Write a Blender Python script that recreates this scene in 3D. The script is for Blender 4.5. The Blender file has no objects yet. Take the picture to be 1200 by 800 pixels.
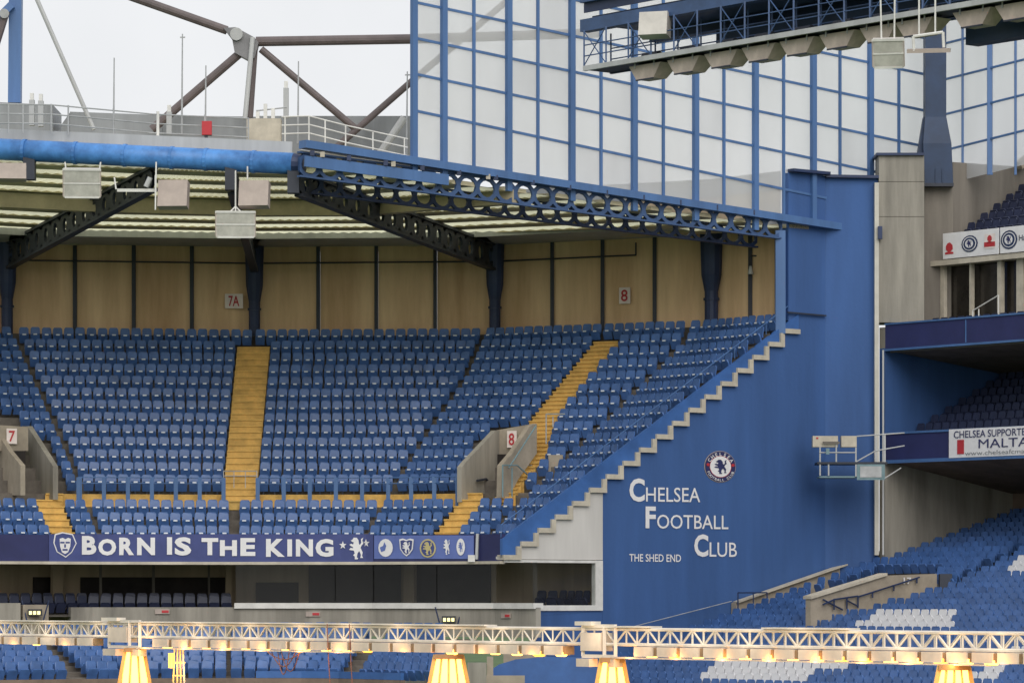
import bpy, math, random
from mathutils import Vector
from mathutils.geometry import tessellate_polygon
random.seed(7)
R = math.radians
scene = bpy.context.scene
COL = scene.collection

# ------------------------------------------------------------------ camera, sky, sun, exposure
FPX, CZ, HOR = 4450.0, 4.5, 700.0          # focal length in photo pixels, eye height, horizon row
cd = bpy.data.cameras.new('camera'); cam = bpy.data.objects.new('camera', cd); COL.objects.link(cam)
cam.location = (0, 0, CZ); cam.rotation_euler = (R(90), 0, 0)
cd.sensor_width = 36; cd.lens = FPX / 1200 * 36; cd.shift_y = 0.25
cd.clip_start = 1; cd.clip_end = 9000
scene.camera = cam
SUN_EL, SUN_AZ = R(35), R(168)              # azimuth clockwise from +Y
w = bpy.data.worlds.new('World'); scene.world = w; w.use_nodes = True
nt = w.node_tree; nt.nodes.clear()
sky = nt.nodes.new('ShaderNodeTexSky'); sky.sky_type = 'NISHITA'; sky.sun_disc = False
sky.sun_elevation = SUN_EL; sky.sun_rotation = SUN_AZ; sky.dust_density = 3
bg1 = nt.nodes.new('ShaderNodeBackground'); bg1.inputs[1].default_value = 0.1
nt.links.new(sky.outputs[0], bg1.inputs[0])
bg2 = nt.nodes.new('ShaderNodeBackground')   # the closed cloud layer
tc = nt.nodes.new('ShaderNodeTexCoord'); nz = nt.nodes.new('ShaderNodeTexNoise'); nz.inputs['Scale'].default_value = 9
nz.inputs['Detail'].default_value = 5
nt.links.new(tc.outputs['Generated'], nz.inputs['Vector'])
cr = nt.nodes.new('ShaderNodeValToRGB')
cr.color_ramp.elements[0].position = .3; cr.color_ramp.elements[0].color = (.80, .81, .83, 1)
cr.color_ramp.elements[1].position = .7; cr.color_ramp.elements[1].color = (.90, .905, .92, 1)
nt.links.new(nz.outputs['Fac'], cr.inputs[0]); nt.links.new(cr.outputs[0], bg2.inputs[0]); bg2.inputs[1].default_value = 0.9
mx = nt.nodes.new('ShaderNodeMixShader'); mx.inputs[0].default_value = .93
nt.links.new(bg1.outputs[0], mx.inputs[1]); nt.links.new(bg2.outputs[0], mx.inputs[2])
wo = nt.nodes.new('ShaderNodeOutputWorld'); nt.links.new(mx.outputs[0], wo.inputs[0])
sl = bpy.data.lights.new('sun', 'SUN'); sl.energy = 1.5; sl.angle = R(50); sl.color = (1, .96, .9)
so = bpy.data.objects.new('sun', sl); COL.objects.link(so)
sd = Vector((math.sin(SUN_AZ) * math.cos(SUN_EL), math.cos(SUN_AZ) * math.cos(SUN_EL), math.sin(SUN_EL)))
so.rotation_euler = sd.to_track_quat('Z', 'Y').to_euler(); so.location = (0, -20, 60)
scene.view_settings.view_transform = 'Standard'; scene.view_settings.look = 'None'
scene.view_settings.exposure = 0.2; scene.view_settings.gamma = 1

# ------------------------------------------------------------------ materials
MATS = {}
def mat(name, rgb, rough=.6, var=.12, scale=2.0, metal=0.0, bump=0.0, streak=False, spec=.5, rgb2=None):
    m = bpy.data.materials.new(name); m.use_nodes = True
    n = m.node_tree; b = n.nodes['Principled BSDF']
    b.inputs['Roughness'].default_value = rough; b.inputs['Metallic'].default_value = metal
    b.inputs['Specular IOR Level'].default_value = spec
    c = n.nodes.new('ShaderNodeTexCoord'); t = n.nodes.new('ShaderNodeTexNoise')
    mp = n.nodes.new('ShaderNodeMapping')
    if streak: mp.inputs['Scale'].default_value = (1, 1, .12)
    n.links.new(c.outputs['Object'], mp.inputs['Vector']); n.links.new(mp.outputs[0], t.inputs['Vector'])
    t.inputs['Scale'].default_value = scale; t.inputs['Detail'].default_value = 6; t.inputs['Roughness'].default_value = .65
    r = n.nodes.new('ShaderNodeValToRGB')
    lo = [max(0, x * (1 - var * 1.6)) for x in rgb]; hi = [min(1, x * (1 + var)) for x in (rgb2 or rgb)]
    r.color_ramp.elements[0].position = .32; r.color_ramp.elements[1].position = .68
    r.color_ramp.elements[0].color = (*lo, 1); r.color_ramp.elements[1].color = (*hi, 1)
    n.links.new(t.outputs['Fac'], r.inputs[0]); n.links.new(r.outputs[0], b.inputs['Base Color'])
    if bump:
        bn = n.nodes.new('ShaderNodeBump'); bn.inputs['Strength'].default_value = bump; bn.inputs['Distance'].default_value = .02
        t2 = n.nodes.new('ShaderNodeTexNoise'); t2.inputs['Scale'].default_value = scale * 9
        n.links.new(c.outputs['Object'], t2.inputs['Vector']); n.links.new(t2.outputs['Fac'], bn.inputs['Height'])
        n.links.new(bn.outputs[0], b.inputs['Normal'])
    MATS[name] = m
    return m

def mat_translucent(name, rgb, transp, diff=.5, rough=.25, streak_scale=1.2, lo=.8):
    m = bpy.data.materials.new(name); m.use_nodes = True
    n = m.node_tree; n.nodes.clear()
    o = n.nodes.new('ShaderNodeOutputMaterial')
    c = n.nodes.new('ShaderNodeTexCoord'); mp = n.nodes.new('ShaderNodeMapping'); mp.inputs['Scale'].default_value = (1, 1, .25)
    t = n.nodes.new('ShaderNodeTexNoise'); t.inputs['Scale'].default_value = streak_scale; t.inputs['Detail'].default_value = 5
    n.links.new(c.outputs['Object'], mp.inputs[0]); n.links.new(mp.outputs[0], t.inputs['Vector'])
    r = n.nodes.new('ShaderNodeValToRGB'); r.color_ramp.elements[0].position = .3; r.color_ramp.elements[1].position = .7
    r.color_ramp.elements[0].color = (*[x * lo for x in rgb], 1); r.color_ramp.elements[1].color = (*rgb, 1)
    n.links.new(t.outputs['Fac'], r.inputs[0])
    tl = n.nodes.new('ShaderNodeBsdfTranslucent'); df = n.nodes.new('ShaderNodeBsdfDiffuse'); tp = n.nodes.new('ShaderNodeBsdfTransparent')
    gl = n.nodes.new('ShaderNodeBsdfGlossy'); gl.inputs['Roughness'].default_value = rough
    n.links.new(r.outputs[0], tl.inputs[0]); n.links.new(r.outputs[0], df.inputs[0]); n.links.new(r.outputs[0], tp.inputs[0])
    m1 = n.nodes.new('ShaderNodeMixShader'); m1.inputs[0].default_value = diff
    n.links.new(tl.outputs[0], m1.inputs[1]); n.links.new(df.outputs[0], m1.inputs[2])
    m2 = n.nodes.new('ShaderNodeMixShader'); m2.inputs[0].default_value = transp
    n.links.new(m1.outputs[0], m2.inputs[1]); n.links.new(tp.outputs[0], m2.inputs[2])
    m3 = n.nodes.new('ShaderNodeMixShader'); m3.inputs[0].default_value = .03 if transp < .9 else .015
    n.links.new(m2.outputs[0], m3.inputs[1]); n.links.new(gl.outputs[0], m3.inputs[2])
    n.links.new(m3.outputs[0], o.inputs[0]); MATS[name] = m
    return m

def mat_emit(name, rgb, s):
    m = bpy.data.materials.new(name); m.use_nodes = True
    b = m.node_tree.nodes['Principled BSDF']; b.inputs['Base Color'].default_value = (*rgb, 1)
    b.inputs['Emission Color'].default_value = (*rgb, 1); b.inputs['Emission Strength'].default_value = s
    MATS[name] = m
    return m

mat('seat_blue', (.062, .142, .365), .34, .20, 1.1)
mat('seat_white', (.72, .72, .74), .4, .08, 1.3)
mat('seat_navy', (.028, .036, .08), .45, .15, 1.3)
mat('seat_glint', (.64, .69, .78), .3, .05)  # pale colour of the sky glint painted on each seat
mat('wall_blue', (.042, .108, .295), .78, .11, .7, bump=.35, streak=True)
mat('paint_blue', (.045, .13, .37), .45, .14, 1.0)
mat('steel_blue', (.072, .16, .36), .45, .16, .8, streak=True)
mat('steel_navy', (.018, .035, .10), .5, .2, .8)
mat('steel_dark', (.028, .034, .052), .55, .2, .8)
mat('tube_blue', (.045, .17, .50), .45, .30, .7, rgb2=(.08, .26, .62))
mat('concrete', (.31, .29, .25), .85, .26, .8, bump=.3, streak=True)
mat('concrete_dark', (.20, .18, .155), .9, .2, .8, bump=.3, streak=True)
mat('concrete_warm', (.36, .31, .245), .85, .14, 1.2, bump=.2)
mat('terrace_concrete', (.17, .15, .13), .9, .25, 1.2)
mat('cream', (.54, .49, .40), .7, .14, 1.5)
mat('white_wall', (.62, .60, .57), .75, .09, .8, streak=True)
mat('white_paint', (.72, .71, .68), .5, .10, 1.5)
mat('offwhite', (.80, .79, .80), .7, .05, 2)
mat('print_white', (.80, .79, .80), .7, .03, 2)
mat('grey_sheet', (.26, .275, .29), .6, .14, .8, streak=True)
mat('grey_light', (.46, .47, .475), .6, .12, .9, streak=True)
mat('steel_deep', (.016, .042, .105), .5, .2, .8)
mat('steel_mid', (.045, .095, .22), .5, .2, .8)
mat('node_grey', (.20, .20, .21), .5, .15, 1.5)
mat('lens_glass', (.50, .49, .45), .18, .12, 3)
mat('rig_lamplit', (.72, .44, .14), .5, .1, 2)  # white leg rails with the lamps' orange glow painted into their colour
mat('rust_red', (.26, .10, .07), .6, .15, 2)
mat('galv', (.42, .43, .44), .45, .15, 2, metal=.2)
mat('tan_panel', (.76, .475, .255), .8, .17, .5, rgb2=(.80, .58, .355), bump=.25, streak=True)
mat('tan_back', (.48, .38, .26), .85, .2, .7, streak=True)
mat('yellow_step', (.68, .43, .12), .7, .16, 2.2)
mat('brown_steel', (.125, .10, .10), .5, .16, 1.2)
mat('purlin_brown', (.60, .53, .36), .8, .16, .8)
mat('beam_brown', (.48, .41, .28), .8, .15, .8)
mat('flood_cream', (.62, .59, .55), .55, .1, 1.5)
mat('flood_pink', (.43, .36, .32), .6, .1, 1.5)
mat('flood_rust', (.50, .42, .36), .6, .16, 1.5)
mat('banner_navy', (.062, .080, .235), .75, .12, .8)
mat('banner_blue', (.12, .17, .44), .75, .10, .8)
mat('fascia_navy', (.025, .03, .115), .6, .12, .8)
mat('red', (.50, .035, .045), .6, .08)
mat('sign_pink', (.84, .74, .70), .7, .05)
mat('gold', (.55, .47, .22), .6, .05)
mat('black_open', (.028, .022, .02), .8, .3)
mat('window_dark', (.03, .026, .022), .12, .3, 1.0)
mat('grass', (.06, .12, .03), .9, .3, .6)
mat('rig_white', (.72, .66, .58), .5, .08, 2)
mat('rig_box', (.66, .57, .48), .5, .10, 2)
mat('rig_gap', (.30, .19, .10), .6, .15, 2)
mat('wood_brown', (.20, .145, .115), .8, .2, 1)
mat('teal_grey', (.17, .27, .30), .5, .15, 1.5)
mat('pole_cream', (.56, .54, .48), .6, .1, 1)
mat_emit('lamp_glow', (1.0, .44, .075), 6.0)
mat_emit('lamp_hot', (1.0, .42, .06), 2.6)
mat_emit('lamp_green', (1.0, .86, .36), 1.3)
mat_translucent('pane', (.98, .985, .985), .60, .30, .2, .5, .93)
mat_translucent('pane_grey', (.97, .975, .98), .56, .33, .2, .4, .88)
mat_translucent('rooflight', (.94, .93, .66), .05, .16, .4, 1.0, .8)
mat_translucent('clear_glass', (.90, .91, .91), .99, .5, .05, .8, .97)

# ------------------------------------------------------------------ geometry helpers
def V(*a): return Vector(a)
def P(u, v, Y): return Vector(((u - 600) / FPX * Y, Y, CZ + (HOR - v) / FPX * Y))
def proj(p): return 600 + FPX * p[0] / p[1], HOR - FPX * (p[2] - CZ) / p[1]
def onplane(u, v, p0, d, off=0.0):
    """point seen at (u,v) on the vertical plane through plan point p0 along plan direction d, moved off towards the viewer"""
    k = (u - 600) / FPX
    t = (k * p0[1] - p0[0]) / (d[0] - k * d[1])
    X, Y = p0[0] + t * d[0], p0[1] + t * d[1]
    z = CZ + (HOR - v) / FPX * Y
    nx, ny = d[1], -d[0]
    if ny > 0: nx, ny = -nx, -ny
    return Vector((X + nx * off, Y + ny * off, z))
def facing(d):
    nx, ny = d[1], -d[0]
    if ny > 0: nx, ny = -nx, -ny
    return Vector((nx, ny, 0))

LOC = {}
class MB:
    def __init__(s): s.v = []; s.f = []
    def add(s, vs, fs):
        o = len(s.v); s.v += [tuple(x) for x in vs]; s.f += [tuple(i + o for i in f) for f in fs]; return s
    def quad(s, a, b, c, d): return s.add([a, b, c, d], [(0, 1, 2, 3)])
    def hexa(s, a, b):
        """two 4-point rings joined into a solid"""
        return s.add(list(a) + list(b), [(3, 2, 1, 0), (4, 5, 6, 7), (0, 1, 5, 4), (1, 2, 6, 5), (2, 3, 7, 6), (3, 0, 4, 7)])
    def box(s, x0, x1, y0, y1, z0, z1):
        return s.hexa([(x0, y0, z0), (x1, y0, z0), (x1, y1, z0), (x0, y1, z0)], [(x0, y0, z1), (x1, y0, z1), (x1, y1, z1), (x0, y1, z1)])
    def beam(s, p, q, w, h, up=V(0, 0, 1)):
        p, q = Vector(p), Vector(q); d = (q - p).normalized()
        sd_ = d.cross(up)
        if sd_.length < 1e-4: sd_ = V(1, 0, 0)
        sd_.normalize(); u_ = sd_.cross(d).normalized()
        ring = lambda c: [c - sd_ * w / 2 - u_ * h / 2, c + sd_ * w / 2 - u_ * h / 2, c + sd_ * w / 2 + u_ * h / 2, c - sd_ * w / 2 + u_ * h / 2]
        return s.hexa(ring(p), ring(q))
    def tube(s, p, q, r, n=8, r2=None):
        p, q = Vector(p), Vector(q); r2 = r if r2 is None else r2
        d = (q - p).normalized(); a = d.orthogonal().normalized(); b = d.cross(a)
        vs = []
        for c, rr in ((p, r), (q, r2)):
            for k in range(n):
                t = 2 * math.pi * k / n; vs.append(c + a * math.cos(t) * rr + b * math.sin(t) * rr)
        fs = [(k, (k + 1) % n, n + (k + 1) % n, n + k) for k in range(n)] + [tuple(range(n - 1, -1, -1)), tuple(range(n, 2 * n))]
        return s.add(vs, fs)
    def path(s, pts, r, n=6):
        for a, b in zip(pts[:-1], pts[1:]): s.tube(a, b, r, n)
        return s
    def prism(s, pts, off):
        """polygon pts (3-D, planar) extruded by the vector off"""
        pts = [Vector(p) for p in pts]; off = Vector(off); n = len(pts)
        tris = tessellate_polygon([pts])
        vs = pts + [p + off for p in pts]
        fs = [tuple(t) for t in tris] + [tuple(i + n for i in reversed(t)) for t in tris]
        fs += [(k, (k + 1) % n, n + (k + 1) % n, n + k) for k in range(n)]
        return s.add(vs, fs)
    def flat(s, pts):
        pts = [Vector(p) for p in pts]
        return s.add(pts, [tuple(t) for t in tessellate_polygon([pts])])
    def build(s, name, m, parent=None, smooth=False, fix=True):
        base = LOC.get(parent.name, V(0, 0, 0)) if parent else V(0, 0, 0)
        me = bpy.data.meshes.new(name)
        me.from_pydata([(a[0] - base[0], a[1] - base[1], a[2] - base[2]) for a in s.v], [], s.f)
        me.validate(); me.update()
        if fix:
            import bmesh
            bm = bmesh.new(); bm.from_mesh(me); bmesh.ops.recalc_face_normals(bm, faces=bm.faces); bm.to_mesh(me); bm.free()
        me.materials.append(MATS[m] if isinstance(m, str) else m)
        if smooth:
            for p in me.polygons: p.use_smooth = True
        o = bpy.data.objects.new(name, me); COL.objects.link(o)
        if parent: o.parent = parent
        LOC[o.name] = base
        return o

def tag(o, label=None, cat=None, group=None, kind=None):
    if label: o['label'] = label
    if cat: o['category'] = cat
    if group: o['group'] = group
    if kind: o['kind'] = kind
    return o
def thing(name, label, cat, loc=(0, 0, 0), group=None):
    o = bpy.data.objects.new(name, None); COL.objects.link(o); o.location = loc; o.empty_display_size = .5
    LOC[o.name] = Vector(loc)
    return tag(o, label, cat, group)
def copy_tree(o, parent=None):
    c = o.copy(); COL.objects.link(c); LOC[c.name] = LOC[o.name]
    if parent: c.parent = parent
    for ch in list(o.children): copy_tree(ch, c)
    return c

def text_geo(body, bold=0.0):
    cu = bpy.data.curves.new('lettering', 'FONT'); cu.body = body; cu.offset = bold; cu.resolution_u = 3
    o = bpy.data.objects.new('lettering', cu); COL.objects.link(o)
    dg = bpy.context.evaluated_depsgraph_get(); me = bpy.data.meshes.new_from_object(o.evaluated_get(dg))
    vs = [(v.co.x, v.co.y) for v in me.vertices]; fs = [tuple(p.vertices) for p in me.polygons]
    bpy.data.objects.remove(o); bpy.data.curves.remove(cu); bpy.data.meshes.remove(me)
    return vs, fs
def print_text(mb, body, a, b, h, n, bold=0.0, off=.02):
    """lettering whose box runs from a (lower left) to b (lower right), h metres tall"""
    vs, fs = text_geo(body, bold)
    x0 = min(v[0] for v in vs); x1 = max(v[0] for v in vs); y0 = min(v[1] for v in vs); y1 = max(v[1] for v in vs)
    a, b = Vector(a), Vector(b)
    mb.add([a + (b - a) * ((x - x0) / (x1 - x0)) + V(0, 0, h * (y - y0) / (y1 - y0)) + n * off for x, y in vs], fs)
def print_poly(mb, pts, c, ex, h, n, off=.02):
    """flat outline: pts in a unit box centred on 0, ex = plan vector of the unit width, h = unit height"""
    c = Vector(c)
    mb.flat([c + ex * x + V(0, 0, h * y) + n * off for x, y in pts])
def disc(mb, c, ex, h, n, r, off, k=28, r0=0):
    c = Vector(c)
    o = [c + ex * (r * math.cos(2 * math.pi * i / k)) + V(0, 0, h * r * math.sin(2 * math.pi * i / k)) + n * off for i in range(k)]
    if r0:
        q = [c + ex * (r0 * math.cos(2 * math.pi * i / k)) + V(0, 0, h * r0 * math.sin(2 * math.pi * i / k)) + n * off for i in range(k)]
        mb.add(o + q, [(i, (i + 1) % k, k + (i + 1) % k, k + i) for i in range(k)])
    else: mb.add(o, [tuple(range(k))])
LION = [(-.10, -.48), (.06, -.48), (.10, -.42), (.02, -.40), (.06, -.22), (.16, -.12), (.26, -.28), (.22, -.42), (.38, -.42), (.36, -.36), (.32, -.34), (.36, -.18),
        (.24, .02), (.30, .12), (.40, .20), (.34, .34), (.40, .46), (.26, .40), (.28, .24), (.20, .14), (.14, .20), (.12, .34), (.02, .46), (-.16, .46), (-.26, .36), (-.34, .34),
        (-.26, .28), (-.16, .26), (-.20, .16), (-.30, .20), (-.42, .16), (-.34, .10), (-.22, .06), (-.20, .00), (-.34, .02), (-.44, -.06), (-.36, -.08), (-.16, -.10), (-.10, -.22), (-.20, -.30), (-.10, -.36)]
STAR = [(math.sin(i * math.pi / 5) * (.5 if i % 2 == 0 else .2), math.cos(i * math.pi / 5) * (.5 if i % 2 == 0 else .2)) for i in range(10)]

def holed_beam(mb, p, q, dp, dq, n, th=.16, hr=.66, flange=.3, fh=.1):
    """plate girder with a row of round holes; p, q on the bottom line, dp/dq its depth at each end"""
    p, q = Vector(p), Vector(q); ax = (q - p); hz = Vector((ax.x, ax.y, 0)).normalized(); sd_ = Vector((hz.y, -hz.x, 0))
    K = 12
    for i in range(n):
        def pt(s, t):      # s 0..1 along the cell, t 0..1 up
            f = (i + s) / n; return p + ax * f + V(0, 0, (dp + (dq - dp) * f) * t)
        f = (i + .5) / n; dep = dp + (dq - dp) * f; cl = ax.length / n
        r = hr * min(dep, cl) / 2
        for sgn in (-1, 1):
            o = sd_ * sgn * th / 2; outer = []; inner = []
            for k in range(K):
                a = 2 * math.pi * k / K; c, s_ = math.cos(a), math.sin(a); m = max(abs(c), abs(s_))
                outer.append(pt(.5 + .5 * c / m, .5 + .5 * s_ / m) + o)
                inner.append(pt(.5 + c * (.40 if hr > .75 else r / cl), .5 + s_ * (.40 if hr > .75 else r / dep)) + o)
            mb.add(outer + inner, [(k, (k + 1) % K, K + (k + 1) % K, K + k) for k in range(K)])
            if sgn < 0: keep = inner
            else: mb.add(keep + inner, [(k, (k + 1) % K, K + (k + 1) % K, K + k) for k in range(K)])
    mb.beam(p - V(0, 0, fh / 2), q - V(0, 0, fh / 2), flange, fh)
    mb.beam(p + V(0, 0, dp + fh / 2), q + V(0, 0, dq + fh / 2), flange, fh)

# ------------------------------------------------------------------ plan of the bowl
DROW = .89
PHI = [30, 9, -3, -27, -52]                                   # facet angles, left to right (positive: left end nearer)
def raydir(p0, d, u):
    k = (u - 600) / FPX; t = (k * p0[1] - p0[0]) / (d[0] - k * d[1]); return (p0[0] + t * d[0], p0[1] + t * d[1])
def fd(phi): return (math.cos(R(phi)), math.sin(R(phi)))       # to the right along a facet
Y0 = 156.0
V23 = ((430 - 600) / FPX * Y0, Y0)
V12 = raydir(V23, fd(PHI[2]), 272); V01 = raydir(V12, fd(PHI[1]), 113); VL = raydir(V01, fd(PHI[0]), -170)
V34 = raydir(V23, fd(PHI[3]), 565); VE = raydir(V34, fd(PHI[4]), 592)
AD = (math.sin(R(52)), math.cos(R(52)))                        # direction of the end wall, right and away
def back(phi): return (-math.sin(R(phi)), math.cos(R(phi)))
def mitre(p1, p2):
    h = R((p1 + p2) / 2); k = 1 / math.cos(R((p1 - p2) / 2)); return (-math.sin(h) * k, math.cos(h) * k)
ROOTS = [VL, V01, V12, V23, V34, VE]
DIRS = [back(PHI[0]), mitre(PHI[0], PHI[1]), mitre(PHI[1], PHI[2]), mitre(PHI[2], PHI[3]), mitre(PHI[3], PHI[4]), back(PHI[4])]
def rowline(k, d=DROW): return [(r[0] + m[0] * d * k, r[1] + m[1] * d * k) for r, m in zip(ROOTS, DIRS)]
def on_row(line, u):
    """where the ray of column u meets a row line: plan point and facet angle"""
    for j in range(len(line) - 1):
        a, b = line[j], line[j + 1]
        ua, ub = 600 + FPX * a[0] / a[1], 600 + FPX * b[0] / b[1]
        if u <= ub or j == len(line) - 2:
            d = fd(PHI[j]); return raydir(a, d, u), PHI[j]
def zrow(i): return CZ + 2.12 + .546 * i + .0014 * i * i        # tread heights of the upper tier
def A(u, v, off=0.0): return onplane(u, v, VE, AD, off)
NA = facing(AD)
def At(t, z=0.0, off=0.0): return V(VE[0] + AD[0] * t + NA.x * off, VE[1] + AD[1] * t + NA.y * off, z)
def tA(u):
    k = (u - 600) / FPX; return (k * VE[1] - VE[0]) / (AD[0] - k * AD[1])
UP = V(0, 0, 1)

# ------------------------------------------------------------------ ground
g = MB(); g.quad((-3000, -300, 0), (3000, -300, 0), (3000, 5000, 0), (-3000, 5000, 0)); tag(g.build('ground', 'grass'), kind='structure')

# ------------------------------------------------------------------ corner stand: terraces and walls
stand = thing('corner_stand', 'curved two tier corner stand with rows of blue seats under the slatted roof', 'stand', (-3, 160, 0))
tm = MB()
for i in range(18):
    a, b = rowline(i), rowline(i + 1); z = zrow(i); zp = zrow(i - 1) if i else z - .6
    for j in range(5):
        tm.quad((*a[j], z), (*a[j + 1], z), (*b[j + 1], z), (*b[j], z))
        tm.quad((*a[j], zp), (*a[j + 1], zp), (*a[j + 1], z), (*a[j], z))
tm.build('terrace', 'terrace_concrete', stand)
# underside of the upper tier
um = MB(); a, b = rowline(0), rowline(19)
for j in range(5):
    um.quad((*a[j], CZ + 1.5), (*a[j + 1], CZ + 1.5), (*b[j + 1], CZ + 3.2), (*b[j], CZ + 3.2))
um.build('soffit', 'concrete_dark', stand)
# front parapet of the upper tier
pm = MB(); a, b = rowline(-.18), rowline(0)
for j in range(5):
    pm.hexa([(*a[j], CZ + 1.48), (*a[j + 1], CZ + 1.48), (*b[j + 1], CZ + 1.48), (*b[j], CZ + 1.48)],
            [(*a[j], CZ + 2.56), (*a[j + 1], CZ + 2.56), (*b[j + 1], CZ + 2.56), (*b[j], CZ + 2.56)])
pm.build('front_parapet', 'fascia_navy', stand)
pm = MB()
a, b = rowline(-.30), rowline(.0)
for j in range(5):
    pm.hexa([(*a[j], CZ + 1.36), (*a[j + 1], CZ + 1.36), (*b[j + 1], CZ + 1.36), (*b[j], CZ + 1.36)],
            [(*a[j], CZ + 1.475), (*a[j + 1], CZ + 1.475), (*b[j + 1], CZ + 1.475), (*b[j], CZ + 1.475)])
pm.build('parapet_lip', 'cream', stand)

# back wall: panels, posts, columns
BW = rowline(18.1)
posts_u = [-62, 10, 88, 157, 225, 299, 373, 441, 510, 580, 647, 706, 767, 833, 879, 916]
cols_u = (10, 299, 580, 833)
def bwp(u):
    # straight chords between the columns, as the wall is built
    ks = [-280, 10, 299, 580, 833, 916]
    for a, b in zip(ks[:-1], ks[1:]):
        if u <= b:
            pa, pb = on_row(BW, a)[0], on_row(BW, b)[0]
            return raydir(pa, (pb[0] - pa[0], pb[1] - pa[1]), u)
    return on_row(BW, u)[0]
ZB, ZT = zrow(17) - .4, CZ + 15.9
for ua, ub in zip(posts_u[:-1], posts_u[1:]):
    pa, pb = bwp(ua), bwp(ub); d = Vector((pb[0] - pa[0], pb[1] - pa[1], 0)); n = facing(d.normalized())
    e = d.normalized() * .09
    q = MB(); A0 = Vector((*pa, 0)) + e; B0 = Vector((*pb, 0)) - e
    yo = random.uniform(-.012, .012)
    q.hexa([A0 + UP * ZB + n * yo, B0 + UP * ZB + n * yo, B0 + UP * ZB - n * .12, A0 + UP * ZB - n * .12], [A0 + UP * ZT + n * yo, B0 + UP * ZT + n * yo, B0 + UP * ZT - n * .12, A0 + UP * ZT - n * .12])
    q.build('wall_panel', 'tan_panel', stand)
for u in posts_u:
    p = bwp(u); p0 = V(p[0], p[1] - .06, 0)
    q = MB()
    if u in cols_u:
        wd = .26 if u != 833 else .30
        p0 = V(p[0], p[1] - .45, 0)
        q.tube(p0 + UP * (zrow(16) - .5), p0 + UP * (CZ + 15.3), wd, 12)
        c = q.build('column', 'steel_navy', stand)
        cp = MB(); cp.tube(p0 + UP * (CZ + 13.4), p0 + UP * (CZ + 14.1), wd * 1.03, 12, wd * 1.5); cp.tube(p0 + UP * (CZ + 14.1), p0 + UP * (CZ + 15.9), wd * 1.5, 12, wd * 1.7)
        cp.build('column_head', 'steel_navy', c)
        cp = MB(); cp.tube(p0 + UP * (CZ + 13.0), p0 + UP * (CZ + 13.1), wd * 1.2, 12); cp.build('collar', 'steel_navy', c)
    else:
        q.box(p0.x - .085, p0.x + .085, p0.y - .08, p0.y + .12, ZB, ZT); q.build('wall_post', 'steel_dark', stand)
q = MB(); us = [-62, 10, 299, 580, 745]
q.path([V(bwp(u)[0], bwp(u)[1] - .2, CZ + 15.15) for u in us] + [V(bwp(745)[0], bwp(745)[1] - .2, CZ + 15.7)], .035, 6)
q.build('service_pipe', 'steel_dark', stand)
# small tan brackets at the wall head
for u in (88, 292, 484):
    p = bwp(u); q = MB(); q.box(p[0] - .22, p[0] + .22, p[1] - .5, p[1] - .2, CZ + 15.85, CZ + 16.25); q.build('bracket', 'cream', stand)

# ------------------------------------------------------------------ end wall of the stand (plane A)
EW = tA(590); NST = 18
def zstep(k): return CZ + 1.72 + .548 * k + .0014 * k * k
stepband = []
T0 = tA(588)
# stepped cream edge: polygon top line, then back along a lower line
topl = []
for k in range(NST):
    t0 = T0 + DROW * k
    topl += [(t0, zstep(k)), (t0 + DROW, zstep(k))]
TH = .20
for k in range(NST):                                        # each step edge is a tread strip and a riser strip
    t0 = T0 + DROW * k
    q = MB(); z1 = zstep(k)
    q.hexa([At(t0, z1 - TH, .16), At(t0 + DROW, z1 - TH, .16), At(t0 + DROW, z1 - TH, -.3), At(t0, z1 - TH, -.3)],
           [At(t0, z1, .16), At(t0 + DROW, z1, .16), At(t0 + DROW, z1, -.3), At(t0, z1, -.3)])
    if k < NST - 1:
        z2 = zstep(k + 1)
        q.hexa([At(t0 + DROW - .22, z1 + .002, .157), At(t0 + DROW, z1 + .002, .157), At(t0 + DROW, z1 + .002, -.3), At(t0 + DROW - .22, z1 + .002, -.3)],
               [At(t0 + DROW - .22, z2 - TH - .002, .157), At(t0 + DROW, z2 - TH - .002, .157), At(t0 + DROW, z2 - TH - .002, -.3), At(t0 + DROW - .22, z2 - TH - .002, -.3)])
    q.build('step_edge', 'cream', stand)
# blue parapet above the steps: sloping top
q = MB(); pts = [At(T0, zstep(0) - .1, .05)]
for k in range(NST):
    pts += [At(T0 + DROW * k, zstep(k) - .1, .05), At(T0 + DROW * (k + 1), zstep(k) - .1, .05)]
pts = pts[1:]
tend = T0 + DROW * NST
top = [At(tend, zstep(NST - 1) + .66, .05), At(T0, zstep(0) + .64, .05)]
q.prism(pts + top, NA * -.16); q.build('parapet', 'paint_blue', stand)
q = MB(); hr0 = At(T0, zstep(0) + 1.2, -.05); hr1 = At(tend, zstep(NST - 1) + 1.3, -.05)
q.tube(hr0, hr1, .022, 6)
for k in range(0, NST + 1, 2):
    f = k / NST; p = hr0.lerp(hr1, f); q.tube(p - UP * .5, p, .018, 5)
q.build('handrail', 'steel_blue', stand)
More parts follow.
